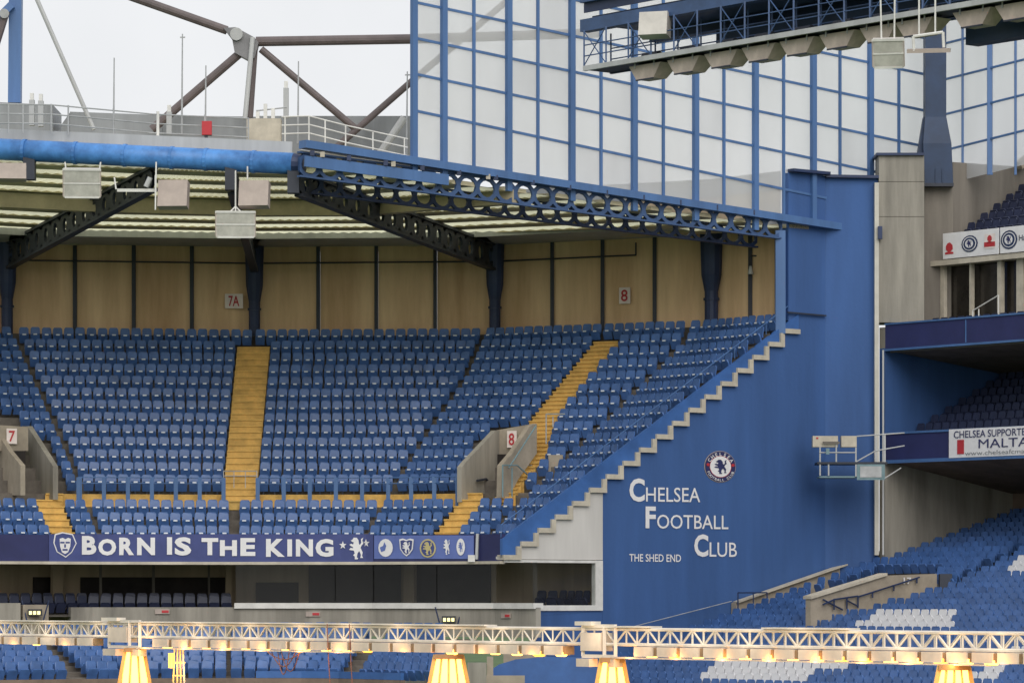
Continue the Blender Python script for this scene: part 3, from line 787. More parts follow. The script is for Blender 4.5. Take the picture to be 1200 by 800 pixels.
# vomitory of the lower tier
pv = L(8.0, 12.0, 0); pv = (pv.x, pv.y)
q0 = onplane(950, 703, pv, AD)
slab([(950, 740), (950, 700), (1040, 674), (1098, 672), (1098, 700), (1035, 726)], pv, AD, .3, 'vomitory_wall', 'concrete_warm', side)
slab([(951, 701.5), (1040, 674), (1040, 671), (951, 698)], (pv[0], pv[1] - .15), AD, .5, 'vomitory_coping', 'cream', side)
q = MB()
for pts in ([(962, 708), (975, 702), (1003, 698), (1003, 712)], [(975, 702), (975, 714)], [(990, 700), (990, 713)], [(1003, 699), (1075, 676)], [(1020, 694), (1020, 700)], [(1045, 686), (1045, 692)], [(1072, 677), (1072, 683)], [(962, 702), (985, 714)], [(990, 703), (1003, 710)]):
    q.path([onplane(u, v, pv, AD, .12) for u, v in pts], .035)
q.build('handrail', 'steel_navy', side)
q = MB(); c = onplane(1104, 682, pv, AD, .2); q.box(c.x - .25, c.x + .25, c.y - .2, c.y + .3, c.z - .35, c.z + .35); q.build('stair_head', 'steel_dark', side)

# ------------------------------------------------------------------ build the seats
ordn = ['front', 'second', 'third', 'fourth', 'fifth', 'sixth', 'seventh', 'eighth', 'ninth', 'tenth', 'eleventh', 'twelfth', 'thirteenth', 'fourteenth', 'fifteenth', 'sixteenth', 'seventeenth']
def width_of(s): return abs(math.cos(s[2])) / s[0][1] ** 4
vis = [s for s in SEATS if -4 < proj((*s[0], s[1]))[0] < 1204]
vis.sort(key=lambda s: -width_of(s)); chosen = set(id(s) for s in vis[:300])
def make_proto(colour, cname, label, group):
    t = thing('stadium_seat', label, 'seat', (0, 0, 0), group)
    b = BK.build('backrest', colour, t); PN.build('seat_pan', colour, t); LG.build('bracket', 'steel_dark', t)
    if colour == 'seat_blue': GLINT.build('number_plate', 'seat_glint', b)  # painted sky glint on the blue seats, no real plate
    return t
proto = {}
def place_seat(s, label, group):
    key = s[5]
    if key not in proto:
        o = proto[key] = make_proto(key, key, label, group)
    else:
        o = copy_tree(proto[key]); o['label'] = label; o['group'] = group
    o.location = (*s[0], s[1]); o.rotation_euler = (0, 0, s[2])
from collections import defaultdict
rowsets = defaultdict(list)
for s in SEATS: rowsets[(s[3], s[4])].append(s)
ORD = ordn + ['eighteenth', 'nineteenth', 'twentieth'] + [f'number {k}' for k in range(21, 40)]; ORD[0] = 'first'
for (blk, row), lst in rowsets.items():
    lst.sort(key=lambda s: proj((*s[0], s[1]))[0])
    if LAND[blk][1] < 0: lst.reverse()
    for k, s in enumerate(lst):
        if id(s) in chosen: place_seat(s, f'{ORD[k]} blue seat from {LAND[blk][0]}, {ordn[row]} row above lettered banner', 'blue seats of the upper tier')
def mass(seats, name, parent, mats, jitter=True):
    for colour, plate in mats:  # plate: whether the painted glint patches are added too
        q = MB(); pq = MB(); lq = MB()
        for s in seats:
            if s[5] != colour or id(s) in chosen: continue
            c, sn = math.cos(s[2]), math.sin(s[2]); (x0, y0), z0 = s[0], s[1]
            def tr(mb, src):
                mb.add([(x0 + x * c - y * sn, y0 + x * sn + y * c, z0 + z) for x, y, z in src.v], src.f)
            tr(q, BK); tr(q, PN)
            if plate: tr(pq, GLINT)
        if q.v:
            o = q.build(name, colour, None, fix=False); tag(o, kind='stuff')
            yield o
        if pq.v: o = pq.build('glint_patches', 'seat_glint', None, fix=False); tag(o, kind='stuff'); yield o
o_ = list(mass(SEATS + LOWSEATS + LOWW, 'seat_rows', None, [('seat_blue', False)]))
tag(o_[0], 'remaining rows of blue seats on the upper tier and the two lower tiers', 'seats')
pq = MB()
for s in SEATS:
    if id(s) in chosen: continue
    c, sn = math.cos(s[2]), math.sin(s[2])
    pq.add([(s[0][0] + x * c - y * sn, s[0][1] + x * sn + y * c, s[1] + z) for x, y, z in GLINT.v], GLINT.f)
o = pq.build('glint_patches', 'seat_glint', None, fix=False); tag(o, 'tiny pale painted glints on the blue seat pans of the upper tier', 'plates', kind='stuff')
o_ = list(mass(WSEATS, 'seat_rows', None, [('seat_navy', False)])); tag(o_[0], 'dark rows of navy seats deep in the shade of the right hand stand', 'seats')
wrows = defaultdict(list)
for s in LOWW:
    if s[5] == 'seat_white':
        u, v = proj((*s[0], s[1]))
        if u < 1003 and v > 755: lb = 'slanting white figure under the truss'
        elif u > 1120 and v > 755: lb = 'white corner figure under the truss'
        elif v > 700: lb = 'white block just above the truss'
        else: lb = 'white cluster at the right edge'
        wrows[lb].append((u, v, s))
for lb, lst in wrows.items():
    ks = sorted(set(x[2][4] for x in lst))
    for n_, k in enumerate(ks):
        row = sorted((x for x in lst if x[2][4] == k), key=lambda x: x[0])
        for m_, x in enumerate(row):
            place_seat(x[2], f'{ORD[m_]} white seat from the left, {ORD[n_] if n_ else "top"} row of the {lb}', 'white seats of the lower tier')
# dark seats under the upper tier
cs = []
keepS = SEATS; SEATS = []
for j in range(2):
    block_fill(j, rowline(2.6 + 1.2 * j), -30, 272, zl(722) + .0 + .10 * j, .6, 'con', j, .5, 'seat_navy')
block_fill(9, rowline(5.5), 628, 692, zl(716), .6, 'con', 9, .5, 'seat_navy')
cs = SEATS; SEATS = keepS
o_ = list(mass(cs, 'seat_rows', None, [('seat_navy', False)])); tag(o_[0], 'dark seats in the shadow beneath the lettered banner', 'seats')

# ------------------------------------------------------------------ roof over the corner stand
roof = thing('stand_roof', 'slatted roof with holed steel rafters and bright blue front tube over the corner stand', 'roof', (-5, 158, CZ + 15))
def back3(u, z=15.95): p = bwp(u); return V(p[0], p[1] - .1, CZ + z)
FRm, FR0, FR1, FR2 = P(-70, 184, 149.9), P(180, 195, 148.4), P(272, 199, 147.8), P(350, 201, 147.2)
Cm, C0, C1, C2, C3, C4 = [back3(u) for u in (-280, 10, 299, 580, 833, 916)]
EA, EB = At(tA(350), CZ + 16.15), At(tA(916), CZ + 15.2)     # bottom line of the edge girder
def plan_hit(p, d, a, b):
    ex, ey = b.x - a.x, b.y - a.y; den = d.x * ey - d.y * ex
    t = ((a.x - p.x) * ey - (a.y - p.y) * ex) / den; s = ((a.x - p.x) * d.y - (a.y - p.y) * d.x) / den
    return p + d * t, s
NS = 10
def bay(bl, br, fl, fr_, last=False):
    for k in range(NS):
        for kind, f0, f1 in (('p', k / NS, (k + .44) / NS), ('r', (k + .44) / NS, (k + 1) / NS)):
            a, d_ = bl.lerp(fl, f0), bl.lerp(fl, f1)
            if last:
                dr = br - bl
                b, s1 = plan_hit(a, dr, EA, EB); c, s2 = plan_hit(d_, dr, EA, EB)
                b.z = EA.z + (EB.z - EA.z) * max(0, min(1, s1)) + .5; c.z = EA.z + (EB.z - EA.z) * max(0, min(1, s2)) + .5
            else: b, c = br.lerp(fr_, f0), br.lerp(fr_, f1)
            q = MB()
            if kind == 'p':
                e = UP * .22; q.hexa([a + UP * .05, b + UP * .05, c + UP * .05, d_ + UP * .05], [a + e, b + e, c + e, d_ + e]); q.build('purlin', 'purlin_brown', roof)
            else:
                e = UP * .04; nr = 40; vs = []
                for m_ in range(nr + 1):
                    h_ = UP * (.07 + .05 * (m_ % 2)); vs += [a.lerp(b, m_ / nr) + h_, d_.lerp(c, m_ / nr) + h_]
                q.add(vs, [(2 * m_, 2 * m_ + 2, 2 * m_ + 3, 2 * m_ + 1) for m_ in range(nr)]); q.build('roof_panel', 'rooflight', roof)
bay(Cm, C0, FRm, FR0); bay(C0, C1, FR0, FR1); bay(C1, C2, FR1, FR2); bay(C2, C4, FR2, None, True)
for (bl, br, fl, fr_) in ((Cm, C0, FRm, FR0), (C0, C1, FR0, FR1), (C1, C2, FR1, FR2)):
    f = .62; q = MB(); q.beam(bl.lerp(fl, f) - UP * .28, br.lerp(fr_, f) - UP * .28, .5, .62); q.build('cross_beam', 'beam_brown', roof)
q = MB(); q.beam(C2.lerp(FR2, .62) - UP * .25, plan_hit(C2.lerp(FR2, .62), C4 - C2, EA, EB)[0] - UP * .2, .5, .55); q.build('cross_beam', 'beam_brown', roof)
# board closing the roof against the wall head
for ua, ub in ((-280, 10), (10, 299), (299, 580), (580, 833), (833, 916)):
    a, b = back3(ua, 15.9), back3(ub, 15.9); q = MB(); n_ = facing(((b - a).x, (b - a).y)) 
    q.hexa([a - n_ * .25, b - n_ * .25, b + n_ * .35, a + n_ * .35], [x + UP * .30 for x in (a - n_ * .25, b - n_ * .25, b + n_ * .35, a + n_ * .35)]); q.build('eave_board', 'grey_light', roof)
# rafters with holes, tapering to the front
for c, f_, n in ((C0, FR0, 15), (C1, FR1, 15), (C2, FR2, 17)):
    q = MB(); p = c + V(0, -.3, -1.15); holed_beam(q, p, f_ - UP * .85, 1.0, .75, n, .12, .7, .35, .12); q.build('rafter', 'steel_dark', roof)
# cut edge of the roof over the end wall: two holed girders side by side
q = MB(); holed_beam(q, EA + UP * .1, EB + UP * .1, .85, .8, 26, .10, .8, .24, .07); q.build('edge_girder', 'steel_mid', roof)
off_ = NA * -1.6
q = MB(); holed_beam(q, EA.lerp(EB, .05) + off_ - UP * .25, EB + off_ - UP * .15, .75, .7, 26, .10, .8, .24, .07); q.build('edge_girder', 'steel_navy', roof)
q = MB(); q.beam(At(tA(352), EA.z + 1.28, .15), At(tA(1024), A(1024, 273).z, .15), .5, .30); q.build('edge_beam', 'steel_blue', roof)
q = MB(); q.beam(At(tA(352), EA.z + .62, .3), At(tA(520), EA.z + .36, .3), .08, .42); q.build('fascia_plate', 'steel_blue', roof)
for u in [360 + 43 * k for k in range(13)] + [372, 455, 566]:
    t = tA(u); f = (t - tA(350)) / (tA(916) - tA(350)); z = EA.z + (EB.z - EA.z) * f
    q = MB(); q.beam(At(t, z + .86, .34), At(t, z + 1.06, .34), .17, .12); q.build('cleat', 'cream' if u in (372, 455, 566) else 'steel_navy', roof)
# wall and grey cap standing above the roof at the back, seen through the glass
for ua, ub in ((585, 700), (700, 833), (833, 916)):
    pa, pb = bwp(ua), bwp(ub); a, b = V(pa[0], pa[1] + .6, 0), V(pb[0], pb[1] + .6, 0); n_ = V(0, .3, 0)
    q = MB(); q.hexa([a + UP * (CZ + 16.3), b + UP * (CZ + 16.3), b + n_ + UP * (CZ + 16.3), a + n_ + UP * (CZ + 16.3)], [a + UP * (CZ + 17.6), b + UP * (CZ + 17.6), b + n_ + UP * (CZ + 17.6), a + n_ + UP * (CZ + 17.6)]); q.build('gable_wall', 'tan_back', roof)
    a -= n_ * .3; b -= n_ * .3
    q = MB(); q.hexa([a + UP * (CZ + 17.61), b + UP * (CZ + 17.61), b + n_ + UP * (CZ + 17.61), a + n_ + UP * (CZ + 17.61)], [a + UP * (CZ + 18.4), b + UP * (CZ + 18.4), b + n_ + UP * (CZ + 18.4), a + n_ + UP * (CZ + 18.4)]); q.build('gable_cap', 'grey_sheet', roof)
# blue front tube and its cap ring
T1, T2 = P(344, 192, 146.9), P(-60, 172, 149.5)
q = MB(); q.tube(T1, T2, .42, 32); q.build('front_tube', 'tube_blue', roof, smooth=True)
for u in (32, 92, 150, 205, 245, 300): 
    f = (344 - u) / 404; c = T1.lerp(T2, f); d = (T2 - T1).normalized()
    q = MB(); q.tube(c, c + d * .12, .45, 16); q.build('tube_band', 'tube_blue', roof)
q = MB(); q.tube(T1 - (T2 - T1).normalized() * .45, T1, .34, 14, .42); q.build('tube_end', 'steel_navy', roof)
for u in (36, 272, 352):
    f = max(0, (344 - u) / 404); c = T1.lerp(T2, f); q = MB(); q.beam(c - UP * .2, c + V(0, 0, -1.15), .45, .55); q.build('tube_bracket', 'steel_dark', roof)
# walkway fascia behind the tube
q = MB(); a, b = T1 + V(-.1, .8, .15), T2 + V(0, .8, .15); q.hexa([a, b, b + V(0, .25, 0), a + V(0, .25, 0)], [a + UP * .8, b + UP * .75, b + V(0, .25, .75), a + V(0, .25, .8)]); q.build('walkway_fascia', 'grey_light', roof)
q = MB(); a, b = P(352, 176, 147.6), P(480, 192, 150.6); q.hexa([a, b, b + V(0, .25, 0), a + V(0, .25, 0)], [a + UP * .35, b + UP * .35, b + V(0, .25, .35), a + V(0, .25, .35)]); q.build('walkway_fascia', 'grey_light', roof)
# roof upstands further back
def upstand(u0, v0a, v0b, u1, v1a, v1b, Y0_, Y1_, m='grey_sheet'):
    a, b = P(u0, v0b, Y0_), P(u1, v1b, Y1_); a2, b2 = P(u0, v0a, Y0_), P(u1, v1a, Y1_)
    q = MB(); q.hexa([a, b, b + V(0, 3, 0), a + V(0, 3, 0)], [a2, b2, b2 + V(0, 3, 0), a2 + V(0, 3, 0)]); return q.build('roof_upstand', m, roof)
upstand(82, 131, 158, 190, 135, 168, 156, 156); upstand(190.3, 135, 168, 300, 137, 172, 156, 156); upstand(300.3, 136, 174, 485, 136, 196, 156, 156); upstand(-40, 118, 155, 62, 123, 155, 156, 156)
upstand(72, 146, 160, 82, 132, 160, 156.1, 156.1)

# railing along the roof walkway
rail = thing('roof_railing', 'grey tube railing along the roof walkway above the blue front tube', 'railing', P(150, 165, 149))
pts = [(-40, 122), (60, 123), (180, 134), (292, 139)]
for dv in (0, 11, 22):
    q = MB(); q.path([P(u, v + dv, 149.2) for u, v in pts], .028); q.build('rail', 'galv', rail)
for u in (10, 27, 60, 80, 133, 185, 240, 291):
    v = 122 + max(0, (u - 60)) * .07; q = MB(); q.tube(P(u, v + 34, 149.2), P(u, v, 149.2), .032 if u != 185 else .06); q.build('rail_post', 'galv' if u != 185 else 'white_paint', rail)
pts = [(330, 137), (362, 136), (405, 147), (478, 163)]
for dv in (0, 10, 20):
    q = MB(); q.path([P(u, v + dv, 149.6) for u, v in pts], .026); q.build('rail', 'white_paint', rail)
for u, v in ((334, 137), (362, 136), (381, 141), (405, 147), (437, 155), (474, 162)):
    q = MB(); q.tube(P(u, v + 30, 149.6), P(u, v, 149.6), .03); q.build('rail_post', 'white_paint', rail)

# ------------------------------------------------------------------ masts, tubes, aerials above the roof
def tubething(name, label, cat, segs, m, group=None):
    base = segs[0][0]; t = thing(name, label, cat, base, group)
    for i, (a, b, r) in enumerate(segs):
        q = MB(); q.tube(a, b, r, 12); q.build('tube', m, t)
    return t
ms = thing('mast', 'tall square blue steel mast rising from the roof at far left', 'mast', P(17, 120, 158))
q = MB(); a, b = P(10.5, 121, 158), P(12, -40, 158); q.beam(P(17.5, 121, 158), P(19.0, -40, 158), .52, .52, V(0, 1, 0)); q.build('shaft', 'steel_blue', ms)
q = MB(); q.beam(P(14, 6, 157.6), P(-20, 40, 157.6), .3, .3, V(0, 1, 0)); q.build('arm', 'steel_blue', ms)
q = MB(); q.tube(P(7, 14, 157.5), P(-12, 75, 157.5), .17); q.build('stay', 'brown_steel', ms)
q = MB(); q.tube(P(5, 16, 157.8), P(5, 16, 157.2), .2, 12); q.build('pin', 'galv', ms)
st = thing('stay_rod', 'pale grey stay rod slanting down to the roof beside the blue mast', 'rod', P(110, 152, 155))
q = MB(); q.tube(P(110, 152, 155), P(37, -15, 155), .09); q.build('rod', 'grey_light', st)
tr = thing('roof_truss', 'brown tubular roof truss meeting at a grey pinned node against the sky', 'truss', P(290, 130, 155))
for a, b, r in (((150, -5), (266, 36), .18), ((300, 49), (482, 46), .20), ((282, 62), (178, 152), .18), ((306, 58), (418, 152), .15), ((482, 96), (395, 172), .14),  ((299, 50), (293, 138), .13)):
    q = MB(); q.tube(P(*a, 155), P(*b, 155), r, 12); q.build('tube', 'brown_steel', tr)
for a, b, r in (((482, 46), (700, 39), .20), ((482, 96), (610, -12), .14)):
    q = MB(); q.tube(P(*a, 155.5), P(*b, 162), r, 12); q.build('tube', 'brown_steel', tr)
for a, b, r in (((296, 44), (287, 140), .10), ((474, 138), (440, 188), .16)):
    q = MB(); q.tube(P(*a, 154.6), P(*b, 154.6), r, 10); q.build('strut', 'grey_light', tr)
q = MB(); q.prism([P(u, v, 154.7) for u, v in ((262, 33), (276, 32), (298, 44), (303, 50), (298, 68), (290, 70), (275, 62), (272, 46))], (0, .6, 0)); nd = q.build('node_plate', 'node_grey', tr)
q = MB(); q.tube(P(277, 40, 154.5), P(277, 40, 155.4), .26, 16); q.build('pin', 'grey_light', nd)
for u, v0, v1, lb, extra in ((133, 166, 68, 'thin grey lightning rod left of the other rods, right of the slanting stay', None), (213, 158, 40, 'tallest thin pale rod, left of the red box on the roof', 'cross'), (240.5, 172, 77, 'thin rod rising directly behind the small red box', None), (349, 168, 72, 'thin rod right of the brown node, beside the white aerial panel', None), (476.5, 188, 84, 'short rod beside the left edge of the glass screen', 'cross')):
    t = thing('lightning_rod', lb, 'rod', P(u, v0, 150.2), 'thin rods on the roof')
    q = MB(); q.tube(P(u, v0, 150.2), P(u + .8, v1, 150.2), .045, 6, .025); q.build('rod', 'galv', t)
    if extra:
        q = MB(); q.beam(P(u - 2, v1 + 4, 150.2), P(u + 4, v1 + 4, 150.2), .05, .05); q.build('cross_arm', 'galv', t)
cab = [(37, 109, 147, 'pale aerial cabinet, left one of the pair beside the blue mast'), (47.5, 110, 148, 'pale aerial cabinet, right one of the pair beside the blue mast'), (198, 123, 157, 'slim white aerial cabinet where the brown tube meets the roof'), (335, 95, 138, 'tall slim white aerial panel right of the white box'), ]
for u, va, vb, lb in cab:
    t = thing('aerial', lb, 'aerial', P(u, vb, 150.5), 'pale aerials on the roof'); a, b = P(u - 3, vb, 150.5), P(u + 3, va + 8, 150.5)
    q = MB(); q.box(a.x, b.x, a.y, a.y + .25, a.z, b.z); q.build('body', 'grey_light', t)
    q = MB(); q.box(a.x + .03, b.x - .03, a.y + .03, a.y + .2, b.z + .002, P(u, va, 150.5).z); q.build('cap', 'white_paint', t)
t = thing('equipment_box', 'cream square equipment box on the roof under the brown node', 'box', P(309, 172, 149.9)); a, b = P(289, 172, 149.9), P(329, 139, 149.9)
q = MB(); q.box(a.x, b.x, a.y, a.y + .9, a.z, b.z); q.build('body', 'cream', t)
for u in (302, 311, 320):
    q = MB(); q.beam(P(u, 139, 150.2), P(u, 120 + abs(u - 313), 150.2), .14, .14); q.build('dish', 'white_paint', t)
q = MB(); q.tube(P(300, 130, 150.2), P(336, 126, 150.2), .03); q.build('bracket', 'galv', t)
t = thing('warning_box', 'small red box fixed to the grey roof railing', 'box', P(242, 158, 149)); a, b = P(236.5, 158, 149), P(248, 142, 149)
q = MB(); q.box(a.x, b.x, a.y, a.y + .2, a.z, b.z); q.build('body', 'red', t); q = MB(); q.beam(P(242, 166, 149.1), P(242, 158, 149.1), .1, .1); q.build('post', 'steel_dark', t)

# ------------------------------------------------------------------ glass wind screens
scr = thing('wind_screen', 'tall glazed wind screen with blue posts above the holed roof edge', 'wind screen', At(10, CZ + 16))
PU = [484, 519, 555, 595, 630, 669, 704, 742, 777, 814, 848, 884, 918, 952, 984, 1019, 1053, 1086]
TV = [-100, -58, -15.5, 27, 69, 111, 154]
def tv(v0, u): return v0 + .2125 * (u - 600)
def sillv(u): return 188 + .158 * (u - 480)
def botv(u): return 203 + .12 * (u - 924)
for i, u in enumerate(PU[:-1]):
    thick = i % 2 == 1 or i == 0
    q = MB(); t = tA(u); zt = A(u, tv(TV[0], u)).z; wd = .25 if thick else .12
    vb = sillv(u) + (18 if thick and u < 900 else 0)
    if u > 1025: vb = 183
    zb = A(u, vb).z
    o1, o2 = (.16, -.02) if thick else (.06, -.02)
    q.hexa([At(t - wd / 2, zb, o1), At(t + wd / 2, zb, o1), At(t + wd / 2, zb, o2), At(t - wd / 2, zb, o2)], [At(t - wd / 2, zt, o1), At(t + wd / 2, zt, o1), At(t + wd / 2, zt, o2), At(t - wd / 2, zt, o2)])
    q.build('post', 'steel_blue', scr)
for v0 in TV:
    q = MB(); q.beam(A(484, tv(v0, 484), -.0), A(1086, tv(v0, 1086), -.0), .08, .10); q.build('transom', 'steel_blue', scr)
for i in range(len(PU) - 1):
    ua, ub = PU[i] + .4, PU[i + 1] - .4
    for k in range(len(TV)):
        top_ = lambda u: tv(TV[k], u) + .3
        if k < len(TV) - 1: bot = lambda u: tv(TV[k + 1], u) - .3
        else: bot = lambda u: sillv(u) - 4
        if ua > 1020 and k >= 4: bot = lambda u: min(tv(TV[k + 1], u) - 1, 183) if k < 6 else 0
        if 916 < ua < 1020:
            if k == 5: bot = lambda u: botv(u)
            if k == 6: continue
        if ua > 1020 and k >= 4:
            if top_(ua) > 176: continue
        o = -.05 + random.uniform(-.012, .012)
        a, b, c, d_ = A(ua, bot(ua), o), A(ub, bot(ub), o), A(ub, top_(ub), o), A(ua, top_(ua), o)
        if a.z >= d_.z - .05: continue
        q = MB(); q.hexa([a, b, c, d_], [x + NA * -.02 for x in (a, b, c, d_)]); q.build('glass_pane', random.choice(('pane', 'pane', 'pane_grey')) if k >= 4 or i < 5 else 'pane', scr)
scr2 = thing('wind_screen', 'glazed wind screen with blue posts right of the dark steel column', 'wind screen', P(1150, 185, 166))
W2 = ((1086 - 600) / FPX * 168, 168.0)
def B2(u, v, off=0.0): return onplane(u, v, W2, BD, off)
PU2 = [1092, 1128, 1160, 1190, 1222, 1254]; TV2 = [-44, -2, 38, 80, 121, 163, 203]
def tv2(v0, u): return v0 - .25 * (u - 1160)
for i, u in enumerate(PU2):
    q = MB(); wd = .24 if u == 1160 else .10; a, b = B2(u, 205), B2(u, tv2(TV2[0], u)); q.beam(a, b, wd, .12, V(0, 1, 0)); q.build('post', 'steel_blue', scr2)
for v0 in TV2[:-1]:
    q = MB(); q.beam(B2(1092, tv2(v0, 1092)), B2(1254, tv2(v0, 1254)), .08, .085); q.build('transom', 'steel_blue', scr2)
for i in range(len(PU2) - 1):
    for k in range(len(TV2) - 1):
        ua, ub = PU2[i] + .4, PU2[i + 1] - .4
        a, b, c, d_ = B2(ua, tv2(TV2[k + 1], ua) - .3, -.03), B2(ub, tv2(TV2[k + 1], ub) - .3, -.03), B2(ub, tv2(TV2[k], ub) + .3, -.03), B2(ua, tv2(TV2[k], ua) + .3, -.03)
        q = MB(); n_ = facing(BD) * -.02; q.hexa([a, b, c, d_], [x + n_ for x in (a, b, c, d_)]); q.build('glass_pane', 'pane', scr2)

# dark blue bottle-shaped column
colm = thing('steel_column', 'dark navy steel column with flared base standing on the concrete end block', 'column', P(1100, 216, 164.3))
q = MB()
def ring(u0, u1, v, Y, dep): a, b = P(u0, v, Y), P(u1, v, Y); return [V(a.x, Y, a.z), V(b.x, Y, a.z), V(b.x, Y + dep, a.z), V(a.x, Y + dep, a.z)]
rs = [ring(1084, 1117, 216, 164.2, 1.2), ring(1083, 1116, 190, 164.2, 1.2), ring(1082, 1115, 168, 164.2, 1.2), ring(1084.5, 1109, 137, 164.3, .9), ring(1084.5, 1109, -30, 164.3, .9)]
for a, b in zip(rs[:-1], rs[1:]): q.hexa(a, b)
q.build('shaft', 'steel_deep', colm)
q = MB(); q.hexa(ring(1075, 1082, 182, 164.6, .5), ring(1082.3, 1084, 137, 164.7, .5)); q.build('side_plate', 'steel_deep', colm)
q = MB(); q.box(P(1083, 0, 164).x, P(1118, 0, 164).x, 164.1, 165.5, P(0, 218, 164).z, P(0, 214, 164).z - .004); q.build('base_plate', 'steel_dark', colm)
for u in (1097, 1105):
    q = MB(); q.box(P(u, 0, 164).x - .02, P(u, 0, 164).x + .02, 164.15, 164.19, P(0, 213, 164).z, P(0, 197, 164).z); q.build('stiffener', 'steel_deep', colm)

# ------------------------------------------------------------------ floodlight gantry at the top right
GL = ((683 - 600) / FPX * 140.0, 140.0)
gan = thing('gantry', 'blue lattice catwalk gantry hung with floodlights across the top right', 'gantry', V(GL[0], GL[1], CZ + 19.4))
def G(s, w_, z): return V(GL[0] + BD[0] * s + ND[0] * w_, GL[1] + BD[1] * s + ND[1] * w_, CZ + z)
GF = 19.4; GLEN = 27
def gb(s0, s1, w0, w1, z0, z1, name, m, parent=gan):
    q = MB(); q.hexa([G(s0, w0, z0), G(s1, w0, z0), G(s1, w1, z0), G(s0, w1, z0)], [G(s0, w0, z1), G(s1, w0, z1), G(s1, w1, z1), G(s0, w1, z1)]); return q.build(name, m, parent)
gb(0, GLEN, 0, .12, GF, GF + .18, 'floor_beam', 'grey_light'); gb(0, GLEN, 1.3, 1.42, GF, GF + .18, 'floor_beam', 'steel_navy')
gb(0, GLEN, .125, 1.295, GF + .04, GF + .10, 'floor_grating', 'steel_dark')
gb(-.4, GLEN, .2, .6, GF + 1.5, GF + 1.95, 'top_beam', 'steel_mid'); gb(-.2, GLEN, .62, 3.4, GF + 1.78, GF + 2.1, 'roof_plate', 'steel_deep')
gb(-.2, GLEN, 3.42, 3.8, GF + 1.4, GF + 2.0, 'rear_beam', 'steel_navy')
gb(-.3, GLEN, .3, .36, GF + 2.2, GF + 3.6, 'upper_panel', 'steel_navy'); gb(-.3, GLEN, .1, .28, GF + 2.55, GF + 2.65, 'upper_rail', 'steel_mid')
for s in (0.4, 2.6, 3.3, 4.9): gb(s, s + .5, .27, .298, GF + 2.7, GF + 3.3, 'upper_window', 'cream')
for k in range(int(GLEN / 1.25)):
    s = k * 1.25
    for w_ in (.06, 1.36):
        q = MB(); q.beam(G(s, w_, GF + .18), G(s, w_, GF + 1.5), .06, .06); q.build('upright', 'steel_mid', gan)
    if k % 2 == 0:
        q = MB(); q.tube(G(s, .06, GF + .2), G(s + 1.2, .06, GF + 1.45), .022, 5); q.tube(G(s + 1.2, .06, GF + .2), G(s, .06, GF + 1.45), .022, 5); q.build('cross_brace', 'steel_mid', gan)
for zz in (.55, .95):
    for w_ in (.06, 1.36):
        q = MB(); q.tube(G(0, w_, GF + zz), G(GLEN, w_, GF + zz), .025, 5); q.build('guard_rail', 'steel_mid', gan)
gb(17.6, GLEN, 2.0, 2.6, GF - .85, GF - .05, 'rear_girder', 'steel_deep')
gb(4, GLEN, 3.0, 3.2, GF + .3, GF + 1.35, 'rear_panel', 'steel_deep')
# trapezoid floodlights under the catwalk
def flood(c, ex, ey, wt, wb, h, dep, name='floodlight', label='', group=None, m='flood_rust', tilt=0, rim=None):
    """box light: open hood narrowing downwards, ex across, ey depth, c = middle of the top"""
    t = thing(name, label, 'floodlight', c, group)
    q = MB(); tp = [c - ex * wt / 2, c + ex * wt / 2, c + ex * wt / 2 + ey * dep, c - ex * wt / 2 + ey * dep]
    sh = ey * tilt
    bt = [c - ex * wb / 2 - UP * h + sh, c + ex * wb / 2 - UP * h + sh, c + ex * wb / 2 + ey * dep * .7 - UP * h + sh, c - ex * wb / 2 + ey * dep * .7 - UP * h + sh]
    q.hexa(bt, tp); q.build('hood', m, t)
    q = MB(); q.beam(c - ex * wb * .5 - UP * (h + .02) + sh, c + ex * wb * .5 - UP * (h + .02) + sh, .06, .05); q.build('rim', 'steel_dark', t)
    for x in (-.3, .3):
        q = MB(); q.beam(c + ex * wt * x + ey * -.02 - UP * .1, c + ex * wt * x + ey * -.02 + UP * .2, .05, .04); q.build('bracket', 'galv', t)
    q = MB(); q.beam(c - ex * wt * .46 + UP * .05 + ey * dep * .5, c + ex * wt * .46 + UP * .05 + ey * dep * .5, .1, .1); q.build('mount', 'steel_dark', t)
    return t
exG = V(BD[0], BD[1], 0); eyG = V(ND[0], ND[1], 0)
pos_l = ['nearest the left end of the catwalk', 'second from the left end of the catwalk', 'third from the left end of the catwalk', 'fourth from the left, under the catwalk', 'fifth from the left, under the catwalk', 'sixth from the left, above the two white hanging lights', 'seventh from the left, behind the white hanging lights', 'eighth from the left, near the right edge', 'ninth from the left, at the right edge', 'rightmost under the catwalk']
for k, u in enumerate((747, 792, 836, 880, 925, 972, 1020, 1062, 1130, 1180)):
    c0 = onplane(u, 60, (GL[0], GL[1]), BD); s = (c0.x - GL[0]) * BD[0] + (c0.y - GL[1]) * BD[1]
    t = flood(G(s, .35, GF - .06), exG, eyG, 1.75, .95, .52, .9, label='rust brown trapezoid floodlight hood ' + pos_l[k], group='floodlights under the catwalk', m='flood_rust')
    q = MB(); c = G(s, .75, GF + .28); q.tube(c - exG * .5, c + exG * .35, .16, 8); q.build('lamp_back', 'steel_dark', t)
